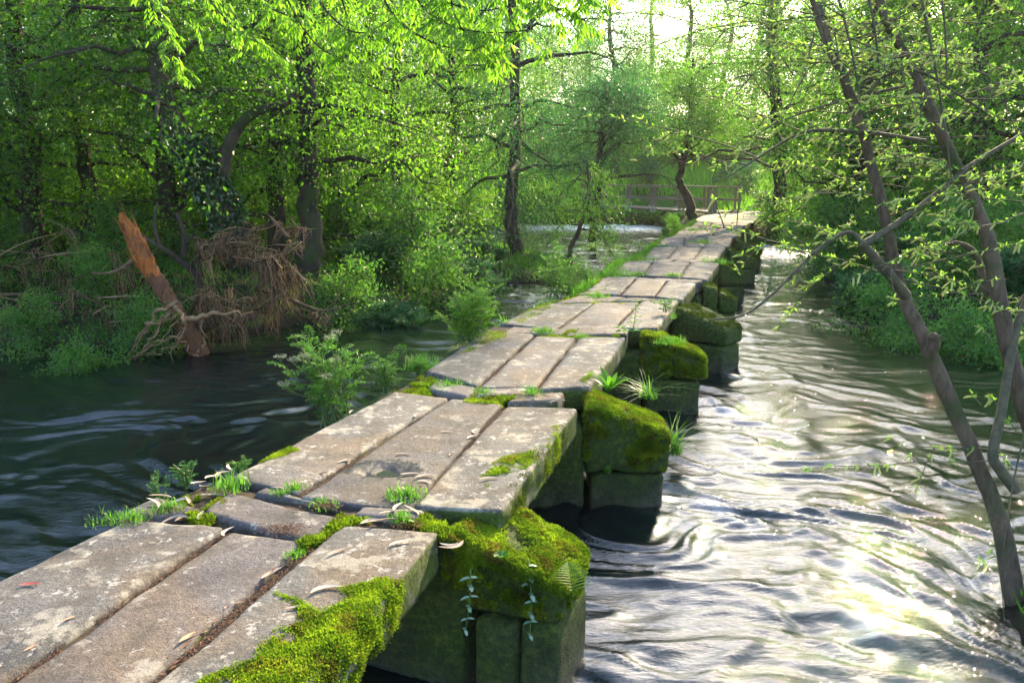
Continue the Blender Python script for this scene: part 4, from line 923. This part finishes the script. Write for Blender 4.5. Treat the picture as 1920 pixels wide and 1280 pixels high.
tree('crooked_tree','crooked small tree curving up beside the near end of the timber railing',None,T,B,F,at(1300,412,Yp),mBark,mLeafC)
Yp=31
T,B,F=grow(24,[at(1462,440,Yp),at(1463,380,Yp),at(1460,280,Yp),at(1452,150,Yp),at(1450,0,Yp),at(1455,-250,Yp),at(1450,-420,Yp)],.24,.08,44,.26,3.6,(.1,.8),.25,6,4,30,.36,.12,.5,.2,zmin=3.2)  # crown made taller and denser above the view to shade the water
tree('bank_tree','tree with a thick dark trunk on the right of the bridge end',None,T,B,F,at(1462,440,Yp),mBark,mLeafC)
# ivy-clad tree and straight dark trunk in the left wood
Yp=13.0
T,B,F=grow(25,[at(455,500,Yp),at(430,420,Yp),at(385,320,Yp),at(330,240,Yp),at(300,120,Yp),at(290,-40,Yp),at(280,-200,Yp)],.2,.07,20,.55,2.4,(-.2,.7),.3,6,4,24,.22,.075,.55,.2)
q=spline([at(415,330,Yp),at(430,270,Yp),at(470,215,Yp),at(540,190,Yp),at(600,120,Yp)],5); tube(T,q,np.linspace(.12,.04,len(q)),7)
r=tree('ivy_clad_tree','leaning forked tree with its trunk wrapped in ivy behind the root tangle',None,T,B,F,at(455,500,Yp),mBarkSlim,mLeafA)
g=G(); q=spline([at(455,500,Yp),at(430,420,Yp),at(385,320,Yp),at(350,260,Yp)],30); n=7500; i=rng.integers(0,len(q),n); a=rng.uniform(0,6.28,n); rr=rng.uniform(.16,.34,n)
leaves(g,q[i]+np.stack([np.cos(a)*rr,np.sin(a)*rr*.8,rng.normal(0,.06,n)],-1),rng.normal(size=(n,3))*.5+[0,0,-.8],.065,.06,rng.random(n)); link('ivy',g,mIvy,r,at(455,500,Yp))
Yp=15
T,B,F=grow(26,[at(582,500,Yp),at(580,400,Yp),at(576,300,Yp),at(572,150,Yp),at(568,0,Yp),at(565,-200,Yp)],.19,.09,20,.4,2.4,(-.2,.7),.3,6,4,24,.22,.075,.5,.2)
tree('straight_tree','straight dark-trunked tree behind the hanging root fibres',None,T,B,F,at(582,500,Yp),mBark,mLeafB)

# broken stump with torn orange wood
Yp=11.0; org=at(375,668,Yp); r=empty('broken_tree',org); tag(r,'snapped leaning tree with torn orange heartwood and roots in the water','broken tree')
T=G(); q=spline([at(378,672,Yp),at(345,610,Yp),at(312,555,Yp+.1),at(282,505,Yp+.2)],8); rad=rsp([.15,.125,.115,.11],len(q))*(1+.12*fbm(q*6,2,73)); q[1:-1]+=rng.normal(0,.008,(len(q)-2,3)); tube(T,q,rad,14); link('trunk',T,mRed,r,org)
# torn blade: flattened shard tapering to a point
T=G(); q=spline([at(292,522,Yp+.12),at(270,490,Yp+.12),at(255,455,Yp+.14),at(238,425,Yp+.16),at(224,398,Yp+.18)],10); n=len(q); w=rsp([.09,.13,.125,.085,.012],n); a=np.arange(14)/14*6.28
ax=unit(np.gradient(q,axis=0)); sd=unit(np.cross(ax,[0,1.,0])); fr=np.cross(sd,ax)
V=q[:,None]+w[:,None,None]*(np.cos(a)[None,:,None]*sd[:,None]+.42*np.sin(a)[None,:,None]*fr[:,None]); V=V.reshape(-1,3)
nz_=fbm(V*np.array([30,30,7]),3,66); V=V+nz_[:,None]*.03*np.array([1,1,.3])+ (fbm(V*6,2,67)*.03)[:,None]*np.array([1,0,0])
i=np.arange(n-1)[:,None]*14;j=np.arange(14)[None];k=(j+1)%14; T.add(V,np.stack([i+j,i+k,i+14+k,i+14+j],-1).reshape(-1,4)); 
for k in range(26):
    i0=rng.integers(0,int(n*.8)); a_=rng.uniform(0,6.28); b_=q[i0]+w[i0]*(math.cos(a_)*sd[i0]+.42*math.sin(a_)*fr[i0])*.95; l_=rng.uniform(.12,.38); d_=unit(ax[i0]+rng.normal(0,.10,3)+.25*math.cos(a_)*sd[i0])
    tube(T,[b_-ax[i0]*.06,b_+d_*l_*.5,b_+d_*l_],[.014,.008,.001],4,.5)
link('torn_wood',T,mTorn,r,org)
T=G(); q=spline([at(248,488,Yp+.1),at(225,505,Yp),at(195,513,Yp-.05),at(168,511,Yp-.1)],5); tube(T,q,rsp([.035,.028,.02,.006],len(q)),6); link('splinter',T,mDrift,r,org)
T=G()
for pts,r0 in [([(335,565),(290,590),(262,640),(215,690)],.03),([(325,570),(300,610),(270,650),(240,680)],.022),([(340,630),(300,640),(260,665),(230,690)],.018),([(345,600),(400,590),(470,585)],.05),([(330,570),(345,610),(330,650)],.03),([(370,660),(385,640),(380,600)],.02),([(325,585),(300,600),(285,640),(250,672),(212,688)],.012),([(350,640),(310,655),(262,668),(225,684)],.010),([(335,600),(305,640),(275,668)],.008),([(372,668),(350,652),(335,625)],.012),([(340,620),(320,660),(330,690)],.008),([(330,590),(270,620),(250,660)],.015)]:
    q=spline([at(x,y,Yp-.35-.1*random.random()) for x,y in pts],6); q[1:-1]+=rng.normal(0,.02,(len(q)-2,3)); tube(T,q,np.linspace(r0,.006,len(q)),5)
link('roots',T,mRoot,r,org)
# fallen crossing branches behind the stump
g=G(); Yq=12.2
for pts,r0,r1 in [([(262,440),(300,462),(340,490),(368,515),(375,540)],.03,.07),([(345,480),(345,440),(332,400)],.05,.025),([(300,462),(290,420),(295,380)],.035,.02),([(350,455),(366,438)],.02,.01),([(375,520),(372,480),(400,460),(430,462)],.05,.04)]:
    q=spline([at(x,y,Yq) for x,y in pts],6); tube(g,q,np.linspace(r0,r1,len(q)),7)
tag(link('fallen_branch',g,mBarkSlim,None,at(375,540,Yq)),'dark forked branch slanting behind the torn stump','branch')
g=G(); q=spline([at(338,600,11.3),at(380,610,11.4),at(430,600,11.6),at(480,590,11.9)],6); tube(g,q,np.linspace(.09,.07,len(q)),9)
tag(link('driftwood_log',g,mDrift,None,at(400,600,11.4)),'grey-brown log lying at the waterline behind the stump','log')
g=G()
for pts,r0 in [([(525,552),(570,572),(610,582),(660,568)],.035),([(610,582),(595,600),(585,615)],.02),([(610,582),(630,560),(645,525)],.015),([(470,480),(520,478),(560,460),(585,430)],.02),([(600,590),(625,610)],.01),([(540,445),(510,410),(500,400)],.03)]:
    q=spline([at(x,y,12.1) for x,y in pts],6); tube(g,q,np.linspace(r0,.006,len(q)),6)
tag(link('driftwood_branch',g,mDrift,None,at(525,552,12.1)),'bare pale branch reaching over the water right of the root tangle','branch')
def fibres(blobs,lab,n0):
    g=G(); c0=at(blobs[0][0],blobs[0][1],blobs[0][4]); first=None
    for (x,y,sx,sy,Y,n) in blobs:
        prev=None
        for k in range(max(4,int(n*n0/9))):
            a=at(x+rng.normal(0,sx),y-sy*.5+rng.normal(0,sy*.35),Y+rng.normal(0,.2)); l=sy/1500*Y*rng.uniform(.8,2.0)
            e=a+np.array([rng.normal(0,.10),rng.normal(0,.08),-l])
            for m_ in range(rng.integers(6,15)):
                b=a+rng.normal(0,.05,3)*[1,1,.5]; f=e+rng.normal(0,.025,3)+np.array([0,0,l*rng.uniform(-.15,.5)]); mm=(b+f)/2+rng.normal(0,.045,3)
                tube(g,spline([b,mm,f],3),np.linspace(rng.uniform(.003,.009),.0015,7),3,rng.random(),False)
            # thicker roots and sticks knitting the bundles together
            b=a+np.array([rng.normal(0,.12),rng.normal(0,.08),rng.normal(0,.10)]) if prev is None else prev
            tube(g,spline([b,(a+b)/2+rng.normal(0,.05,3),a],4),np.linspace(rng.uniform(.006,.018),.005,9),5,rng.random(),False); prev=a
            if k%3==0:
                d_=unit(rng.normal(size=3)*[1,.4,.5]); tube(g,[a,a+d_*.2+[0,0,.02],a+d_*rng.uniform(.3,.55)],[.010,.007,.002],4,rng.random(),False)
    o=link('root_tangle',g,mFibre,None,c0); tag(o,lab,'roots','hanging root tangles on the left bank')
fibres([(545,525,18,36,12.0,130),(500,520,16,60,11.9,130),(520,575,22,34,11.9,110),(460,585,20,26,11.9,60),(550,470,30,10,12.1,30)],'big matted clump of hanging brown roots under the straight tree',1.0)
fibres([(410,462,20,22,12.1,100),(465,470,26,24,12.1,120),(385,500,7,46,12.1,60)],'arched brown root mat on the crossing branches',1.0)
fibres([(400,585,18,55,11.4,150),(430,610,28,36,11.3,120)],'root fibres trailing into the water beside the stump',1.0)
fibres([(545,440,24,18,12.6,50),(500,430,20,16,12.6,30)],'brown roots caught high on the ivy-clad trunk',1.0)
fibres([(605,600,14,14,12.0,30)],'small brown root cluster at the end of the bare branch',1.0)
fibres([(70,590,80,40,12.0,230),(170,610,50,34,11.8,130),(200,530,50,50,12.4,110),(60,500,60,50,12.8,110)],'tangled dark twigs along the far left bank',1.0)

# ------------------------------------------------------------------ willow in the right foreground
org=at(1908,1150,4.25); org[2]=WZ
r=empty('willow_tree',org); tag(r,'leaning two-stemmed willow with catkins in the right foreground','tree')
t1=[at(1925,1195,4.25),at(1902,1120,4.3),at(1878,990,4.4),at(1830,860,4.5),at(1772,730,4.6),at(1735,640,4.65),at(1690,545,4.75),at(1665,440,4.8),at(1632,300,4.9),at(1590,170,5.0),at(1545,60,5.05),at(1520,-30,5.1),at(1500,-200,5.2)]
T=G(); q=spline(t1,8); rad=rsp([.11,.078,.068,.06,.06,.053,.05,.043,.040,.038,.036,.032,.028],len(q)); rad*=.76*(1+.09*fbm(q*7,2,71)); q[1:-1]+=rng.normal(0,.002,(len(q)-2,3)); tube(T,q,rad,14); Q1=q
q=spline([at(1740,665,4.6),at(1752,640,4.55),at(1748,628,4.54)],4); tube(T,q,[.04]*4+[.033]*(len(q)-5)+[.026],9)
link('trunk',T,mBarkWillow,r,org)
t2=[at(2040,1190,4.4),at(1990,980,4.5),at(1940,820,4.6),at(1900,690,4.7),at(1873,560,4.8),at(1850,440,4.9),at(1800,330,5.0),at(1760,240,5.05),at(1700,110,5.15),at(1655,20,5.2),at(1625,-120,5.3)]
T=G(); q=spline(t2,8); tube(T,q,rsp([.085,.068,.06,.057,.052,.046,.041,.038,.034,.03,.026],len(q))*(.9+.08*fbm(q*6,2,72)),14); Q2=q; link('second_trunk',T,mBarkWillow,r,org)
B=G()
lim=[([(1700,555,4.7),(1655,500,4.65),(1615,455,4.6)],.032,.025),([(1615,455,4.6),(1600,438,4.6),(1575,440,4.6),(1520,480,4.55),(1450,550,4.5),(1395,590,4.45),(1330,600,4.4)],.014,.006),([(1618,458,4.6),(1680,420,4.7),(1760,360,4.85),(1820,310,4.95),(1920,250,5.1)],.022,.012),
 ([(1850,560,4.9),(1830,480,5.0),(1790,455,5.0),(1720,462,5.0)],.03,.006),([(1905,920,4.4),(1875,880,4.4),(1862,850,4.4),(1880,760,4.5),(1900,640,4.7),(1925,560,4.8)],.035,.022),
 ([(1610,215,4.9),(1650,150,4.9),(1720,133,4.9),(1800,180,4.9),(1860,220,4.9)],.012,.006),([(1735,265,5.0),(1640,250,4.9),(1560,245,4.8),(1500,250,4.8),(1430,290,4.7),(1360,335,4.6)],.014,.004),([(1540,30,5.0),(1545,-20,5.0)],.02,.015),
 ([(1700,160,5.1),(1620,180,5),(1540,200,4.9),(1470,225,4.8)],.01,.004)]
tw=[]
for pts,a,b in lim:
    q=spline([at(*p) for p in pts],7); tube(B,q,np.linspace(a,b,len(q)),7); tw.append(q)
# long straight wands
for x0,x1,y1 in ((1500,1560,120),(1555,1615,200),(1615,1650,150),(1715,1785,340),(1755,1775,150)):
    q=spline([at(x0,-60,4.6),at((x0+x1)/2+6,(y1-60)/2,4.6),at(x1,y1,4.65)],7); tube(B,q,np.linspace(.009,.004,len(q)),5); tw.append(q)
LF=G();CK=G()
rs=np.random.default_rng(5)
def wtwig(b,d,L,droop,leafy=1.0):
    s=np.linspace(0,1,9)[:,None]; q=b+unit(d)*L*s+np.array([0,0,1.])*(L*.12*s-droop*L*s**2)+np.vstack([np.zeros(3),np.cumsum(rs.normal(0,L*.008,(8,3)),0)])
    tube(B,q,np.linspace(.0045,.0015,9),4,rs.random(),False)
    n=max(2,int(L/.055*leafy)); t=rs.uniform(.1,1,n); p=np.stack([np.interp(t,np.linspace(0,1,9),q[:,c]) for c in range(3)],-1)
    for k in range(n):
        m=rs.integers(2,5); dd=unit(d)[None]+rs.normal(0,.8,(m,3))+[0,0,.3]; l=rs.uniform(.018,.038)
        leaves(LF,np.tile(p[k],(m,1)),dd,l,l*.36,rs.random(m))
        if rs.random()<.6:
            dc=unit(rs.normal(size=3)*.6+np.array([-.9,-.2,-.05])); c=p[k]; Lc=rs.uniform(.03,.06); kk=6; tt=np.linspace(0,1,kk)[:,None]
            qq=c+dc*Lc*tt-np.array([0,0,.012])*tt**2; tube(CK,qq,[.002,.0045,.005,.005,.0045,.002],6,rs.random())
            m=30; u=rs.random(m)[:,None]; leaves(CK,c+dc*Lc*u-np.array([0,0,.012])*u**2,rs.normal(size=(m,3)),.008,.003,rs.random(m))
    return q
for k in range(108):
    # starts spread along the two stems and limbs
    if k%3==0: b=Q1[rs.integers(int(len(Q1)*.5),len(Q1))]
    elif k%3==1: b=Q2[rs.integers(int(len(Q2)*.35),len(Q2))]
    else:
        t=tw[rs.integers(0,len(tw))]; b=t[rs.integers(len(t)//3,len(t))]
    sg=-1 if rs.random()<.55 else 1
    d=np.array([sg*rs.uniform(.5,1),rs.normal(0,.45),rs.uniform(-.25,.45)])
    q=wtwig(b,d,rs.uniform(.35,1.15),rs.uniform(-.1,.3))
    for j in range(rs.integers(1,4)):
        wtwig(q[rs.integers(2,8)],d+rs.normal(0,.7,3),rs.uniform(.15,.4),.2)
for k in range(34): # upper right fill
    b=at(rs.uniform(1650,1980),rs.uniform(-40,420),rs.uniform(4.6,6.5)); d=np.array([-rs.uniform(.2,1),rs.normal(0,.4),rs.uniform(-.3,.3)]); wtwig(b,d,rs.uniform(.4,1.2),.1)
for px,py in ((1880,590),(1860,640),(1840,760),(1870,760),(1900,800),(1900,880),(1880,1060),(1860,1070)):
    b=at(px,py,4.4); wtwig(b,np.array([-.5,0,.5]),.12,.1,2.)
# drooping thin twig at lower right
q=spline([at(1935,760,4.2),at(1905,880,4.15),at(1885,1000,4.1),at(1878,1080,4.1),at(1884,1175,4.1)],6); tube(B,q,np.linspace(.006,.002,len(q)),5)
link('branches',B,mTwig,r,org); link('foliage',LF,mLeafW,r,org); link('catkins',CK,mCatkin,r,org)

# ------------------------------------------------------------------ ash limb arching in from the left over the river
org=np.array([-10.5,9.5,gz(-10.5,9.5)]); T=G();B=G();F=G()
q=spline([org,org+[.2,0,3],org+[.8,-.1,6],org+[1.5,-.2,9]],6); tube(T,q,rsp([.3,.24,.2,.12],len(q)),12)
main=spline([org+[.8,-.1,6],np.array([-6,8.6,5.9]),np.array([-3.2,7.8,5.0]),np.array([-1.0,7.2,4.2]),np.array([.6,6.8,3.9]),np.array([1.4,6.4,3.8])],8); tube(B,main,np.linspace(.12,.015,len(main)),8)
rs=np.random.default_rng(9)
def ash_leaf(c,d):
    d=unit(d); L=rs.uniform(.12,.2); s=unit(np.cross(d,[0,0,1.])+1e-6); n=4
    for k in range(n):
        t=(k+1)/n; p=c+d*L*t-np.array([0,0,L*.3*t*t])
        P=np.array([p,p]); D=np.array([s*.7+d*.7+[0,0,-.8],-s*.7+d*.7+[0,0,-.8]]); leaves(F,P,D,rs.uniform(.06,.1),.022,rs.uniform(.3,1,2),.15,N=np.array([[0,0,1.]]*2)+rs.normal(0,.4,(2,3)))
    leaves(F,np.array([p]),np.array([d+[0,0,-.6]]),.09,.024,rs.random(1))
    tube(B,[c,c+d*L*.5-np.array([0,0,L*.07]),p],[.002,.0015,.001],3,.5,False)
hang=[[(560,-60,7.8),(620,30,7.6),(680,62,7.5),(760,20,7.4)],[(690,-60,7.4),(740,30,7.3),(800,75,7.2),(870,95,7.1),(905,88,7.0)],[(760,-60,7.2),(790,10,7.1),(850,50,7.0),(930,62,6.9),(1000,55,6.9)],[(780,-40,7.1),(830,0,7.1),(900,20,7),(960,10,7)],[(840,-60,7),(850,20,7),(880,70,7),(945,110,7)],[(350,-60,8.8),(400,10,8.7),(450,60,8.6),(520,100,8.5)],[(250,-60,9),(290,20,9),(330,90,9),(340,140,8.9)],[(430,-60,8.3),(480,0,8.3),(540,30,8.2),(620,60,8.1)],[(520,-40,8.0),(560,40,8.0),(600,90,8.0),(640,110,8.0)],[(900,-60,6.8),(960,-10,6.8),(1030,10,6.8),(1100,40,6.8)],[(620,-60,7.7),(650,30,7.7),(655,100,7.7)],[(1000,-60,6.6),(1060,-20,6.6),(1120,-5,6.6)]]
for pts in hang:
    q=spline([at(*p) for p in pts],7); k=np.argmin(np.linalg.norm(main-q[0],axis=1)); tube(B,spline([main[k],(main[k]+q[0])/2+[0,0,.15],q[0]],4),np.linspace(.02,.011,9),5,cap=False)
    tube(B,q,np.linspace(.011,.004,len(q)),5)
    for j in range(36):
        c=q[rs.integers(2,len(q))]; s2=rs.normal(0,.16,3); c2=c+s2*np.array([1,1,.6]); 
        if j%3==0: tube(B,[c,(c+c2)/2,c2],[.003,.002,.0015],3,.5,False)
        ash_leaf(c2 if j%3==0 else c,np.array([rs.normal(0,1),rs.normal(0,1),-.3]))
r=tree('ash_tree','bright-leaved ash branches arching down into the top of the view over the river',None,T,B,F,org,mBark,mLeafB)

# ------------------------------------------------------------------ timber footbridge and weir
def gpt(x,Y,z): return np.array([(x-960)/1500*(Y*CP-(z-CAMZ)*SP),Y,z])
A=gpt(1343,35.5,0); Bq=gpt(1000,49,0)
d=unit(Bq-A); Lb=np.linalg.norm(Bq-A); nrm=np.array([-d[1],d[0],0])
def bar(g,a,b,w,h):
    a=np.array(a,float);b=np.array(b,float); dd=unit(b-a); up=np.array([0,0,1.]) if abs(dd[2])<.9 else np.array([0,1.,0]); s=unit(np.cross(dd,up)); u=np.cross(s,dd)
    V=[];
    for p in (a,b):
        for sx,sy in ((-1,-1),(1,-1),(1,1),(-1,1)): V.append(p+s*w/2*sx+u*h/2*sy)
    g.add(V,[(0,1,2,3),(7,6,5,4),(0,4,5,1),(1,5,6,2),(2,6,7,3),(3,7,4,0)])
r=empty('timber_footbridge',A); tag(r,'low timber footbridge with a post-and-rail handrail across the weir','footbridge')
for sgn in (0,1.5):
    off=nrm*sgn*(-1)
    g=G(); bar(g,A+off+[0,0,1.12],Bq+off+[0,0,1.12],.14,.05); link('handrail',g,mWood,r,A,False)
    g=G(); bar(g,A+off+[0,0,.55]+nrm*.06,Bq+off+[0,0,.55]+nrm*.06,.04,.1); link('lower_rail',g,mWood,r,A,False)
    t=0.15
    while t<Lb:
        for dt in (0,.26):
            p=A+off+d*(t+dt); g=G(); bar(g,p+[0,0,-.1],p+[0,0,1.09],.1,.1); o=link('post',g,mWood,r,A,False)
            if sgn==0 or True:
                g=G(); bar(g,p+[0,0,-.12],p+[0,0,.13],.125,.125); link('post_shoe',g,mPale,o,(0,0,0),False); o.children[0].data.transform(__import__('mathutils').Matrix.Translation(-Vector(A)))
        t+=2.0
g=G()
k=0
while k*.16<Lb:
    p=A+d*(k*.16+.08)-nrm*.75; bar(g,p-nrm*.8+[0,0,.03],p+nrm*.8+[0,0,.03],.14,.05); k+=1
link('deck',g,mWood,r,A,False)
g=G(); bar(g,A-nrm*.1+[0,0,-.07],Bq-nrm*.1+[0,0,-.07],.12,.14); bar(g,A-nrm*1.4+[0,0,-.07],Bq-nrm*1.4+[0,0,-.07],.12,.14); link('beam',g,mWood,r,A,False)
# weir wall with culvert mouths
r=empty('weir_wall',A); tag(r,'mossy stone weir wall with dark culvert openings under the timber footbridge','wall')
sp=[0.,1.2,1.7,3.9,4.9,7.2,8.2,10.4,11.2,Lb]
for k in range(0,len(sp)-1,2):
    a=A+d*sp[k];b=A+d*sp[k+1]; g=G(); 
    P,Q=block(([(a-nrm*1.7)[:2],(a+nrm*.15)[:2],(b+nrm*.15)[:2],(b-nrm*1.7)[:2]],-1.9,[-.42]*4),k+90,.05,.12,.02); g.add(P,Q[:,::-1]); link('wall_pier',g,mPier,r,A)
g=G(); a=A-d*.3;b=A+d*Lb
P,Q=block(([(a-nrm*1.8)[:2],(a+nrm*.3)[:2],(b+nrm*.3)[:2],(b-nrm*1.8)[:2]],-.42,[-.15]*4),120,.05,.15,.02); g.add(P,Q[:,::-1]); link('coping',g,mPier,r,A)
# lone post and low rail right of the path end
g=G(); p=gpt(1453,36,0); bar(g,p+[0,0,-.3],p+[0,0,.95],.14,.14); r=empty('rail_post',p); tag(r,'lone timber post with a low log rail right of the path','post'); link('post',g,mWood,r,p,False)
g=G(); bar(g,gpt(1412,36.5,.28),gpt(1452,36.2,.25),.12,.12); link('low_rail',g,mWood,r,p,False)
g=G(); p=gpt(1332,34.8,0); bar(g,p+[0,0,-.3],p+[0,0,.98],.13,.13); bar(g,p+[.32,.5,-.3],p+[.32,.5,1.0],.13,.13); tag(link('rail_end_post',g,mWood,None,p,False),'pair of end posts where the handrail meets the stone path','post')
# path at the far end
pl=[W(*p,-.0) for p in [(1298,416),(1412,416),(1425,405),(1432,396),(1480,390),(1540,388)]]; pr=[W(*p,-.0) for p in [(1298,416),(1310,408),(1325,401),(1345,394.5),(1380,391),(1420,386)]]
g=G(); q=[W(*p,0) for p in [(1296,417),(1410,417),(1424,405),(1440,397),(1500,392),(1420,389),(1360,393),(1330,400),(1308,409)]]
V=[];k=40
c0=[(1296,417),(1308,409),(1326,402),(1350,396),(1400,392.5)];c1=[(1412,417),(1420,409),(1430,402),(1445,397.5),(1500,394.5)]
La=spline([W(*p,.0) for p in c0],10);Ra=spline([W(*p,.0) for p in c1],10); m=len(La); U=9; V=np.stack([La*(1-u)+Ra*u for u in np.linspace(0,1,U)],1).reshape(-1,3); V[:,2]+=fbm(V*2,3,4)*.03
i,j=np.meshgrid(np.arange(m-1),np.arange(U-1),indexing='ij'); a=(i*U+j).ravel(); g.add(V,np.stack([a,a+1,a+U+1,a+U],-1))
mPath=simple('path_dust',(.22,.19,.16),(.42,.38,.33),5,.95,.5)
tag(link('path',g,mPath),'trodden pale path at the far end of the bridge','path',kind='structure')
# abutment under the path and bridge end: earth mound
g=G(); c=W(1372,408,0); 
def hump(X,Y): return -.03-1.2*np.clip((np.hypot((X-c[0]-1.0)/2.5,(Y-c[1]-3.5)/6.5)-.72)*2.2,0,1.2)+.05*fbm(np.stack([X.ravel(),Y.ravel(),0*X.ravel()],-1)*1.5,2,3).reshape(X.shape)
g,_,_=gridmesh(np.linspace(c[0]-5,c[0]+6,50),np.linspace(c[1]-7,c[1]+14,60),hump)
tag(link('bank_mound',g,mGround),'earth bank that carries the far end of the bridge','ground',kind='structure')
# small flat mound under willow
# ------------------------------------------------------------------ grasses: meadow and banks
g=G(); n=52000
x=rng.uniform(-4,40,n); y=38+rng.random(n)**1.3*40
d=sdist(x,y); ok=d>.4; x,y=x[ok],y[ok]; z=gh(x,y); n=len(x)
base=np.stack([x,y,z],-1); dd=rng.normal(0,.35,(n,3))+[0,0,1.]
pc=(x/ y); hide=(np.abs(x-pxY(1390,1)*y)<1.0)&(y<38.5)
base,dd,y=base[~hide],dd[~hide],y[~hide]; n=len(base)
leaves(g,base,dd,rng.uniform(.25,.6,n)*(1+y/90),.035+y*.0006,np.clip(.5+.5*fbm(base*.5,3,8)+rng.normal(0,.2,n),0,1),.1)
tag(link('meadow_grass',g,mMeadow),'tall bright meadow grass beyond the bridge','grass',kind='stuff')
g=G(); n=90000
x=rng.uniform(-14,14,n); y=rng.uniform(3,36,n); d=sdist(x,y); ok=(d>.0)&(d<4.5)&(fbm(np.stack([x,y,x*0],-1)*.9,2,9)>-.5); x,y=x[ok],y[ok]; z=gh(x,y); n=len(x)
leaves(g,np.stack([x,y,z-.02],-1),rng.normal(0,.5,(n,3))+[0,0,1.],rng.uniform(.1,.32,n),.016,rng.random(n),.1)
tag(link('bank_grass',g,mGrass),'grass and low ground cover on the river banks','grass',kind='stuff')
g=G()
for k in range(9):
    p=A+d_ if False else None
n=2600
u=rng.random(n); pp=np.array(A)+np.outer(u*Lb,unit(Bq-A))+nrm*(.2); pp[:,2]=-.2-rng.random(n)*.35*(rng.random(n)<.5); leaves(g,pp+rng.normal(0,.12,(n,3))*[1,1,.4],rng.normal(0,.7,(n,3))+[0,-.3,.5],rng.uniform(.1,.25,n),.04,rng.random(n))
tag(link('weir_plants',g,mGrass),'weeds growing over the top of the weir wall','plants',kind='stuff')
for k,(px,py) in enumerate([(1195,404),(1288,409),(1270,418),(1262,426),(1250,436)]):
    p=W(px,py,-.5); put(pS2 if k%2 else pU,p[0],p[1],k*2,.8 if k<3 else .5,['weedy clump splitting the two culvert mouths','green clump at the near end of the weir','leafy clump left of the far path','small leafy clump beside the tenth row','small leafy clump beside the ninth row'][k],'weed clumps by the weir',z=-.75,mat=mGrass)

# ------------------------------------------------------------------ air
g=G(); V=[(x,y,z) for z in (-3.2,34) for x,y in ((-262,-62),(262,-62),(262,440),(-262,440))]
g.add(V,[(3,2,1,0),(4,5,6,7),(0,1,5,4),(1,2,6,5),(2,3,7,6),(3,0,4,7)])
m,nt=M('haze'); pv=nt.nodes.new('ShaderNodeVolumePrincipled'); pv.inputs['Color'].default_value=(.95,.97,.93,1); pv.inputs['Density'].default_value=.00042; pv.inputs['Anisotropy'].default_value=.55
oo=nt.nodes.new('ShaderNodeOutputMaterial'); L_(nt,pv.outputs[0],oo.inputs['Volume'])
tag(link('haze',g,m,smooth=False),'thin bright evening haze over the river and wood','haze',kind='stuff')
# ------------------------------------------------------------------ light, sky, camera
SUN_AZ=R(26.0); SUN_EL=R(27)
w=bpy.data.worlds.new('World'); SC.world=w; w.use_nodes=True; nt=w.node_tree; nt.nodes.clear()
sky=nt.nodes.new('ShaderNodeTexSky'); sky.sky_type='NISHITA'; sky.sun_disc=False; sky.sun_elevation=SUN_EL; sky.sun_rotation=SUN_AZ; sky.air_density=1.2; sky.dust_density=2.4; sky.ozone_density=3.0
bg=nt.nodes.new('ShaderNodeBackground'); bg.inputs['Strength'].default_value=.15; L_(nt,sky.outputs[0],bg.inputs['Color'])
wo=nt.nodes.new('ShaderNodeOutputWorld'); L_(nt,bg.outputs[0],wo.inputs['Surface'])
sd=bpy.data.lights.new('sun','SUN'); sd.energy=3.6; sd.angle=R(.6); sd.color=(1,.80,.47); so=bpy.data.objects.new('sun',sd); COL.objects.link(so)
v=Vector((math.sin(SUN_AZ)*math.cos(SUN_EL),math.cos(SUN_AZ)*math.cos(SUN_EL),math.sin(SUN_EL))); so.rotation_euler=v.to_track_quat('Z','Y').to_euler()
cd=bpy.data.cameras.new('camera'); cam=bpy.data.objects.new('camera',cd); COL.objects.link(cam); cam.location=(0,0,CAMZ); cam.rotation_euler=(math.pi/2-PIT,0,0); cd.sensor_width=36; cd.lens=28.125; cd.clip_end=2000; cd.clip_start=.05
SC.camera=cam
SC.view_settings.view_transform='Standard'; SC.view_settings.look='None'; SC.view_settings.exposure=2.12; SC.view_settings.gamma=1
SC.cycles.max_bounces=6; SC.cycles.diffuse_bounces=3; SC.cycles.glossy_bounces=2; SC.cycles.volume_bounces=0; SC.cycles.transmission_bounces=3; SC.cycles.transparent_max_bounces=4
SC.cycles.use_denoising=True; SC.cycles.adaptive_threshold=.03; SC.cycles.sample_clamp_indirect=8
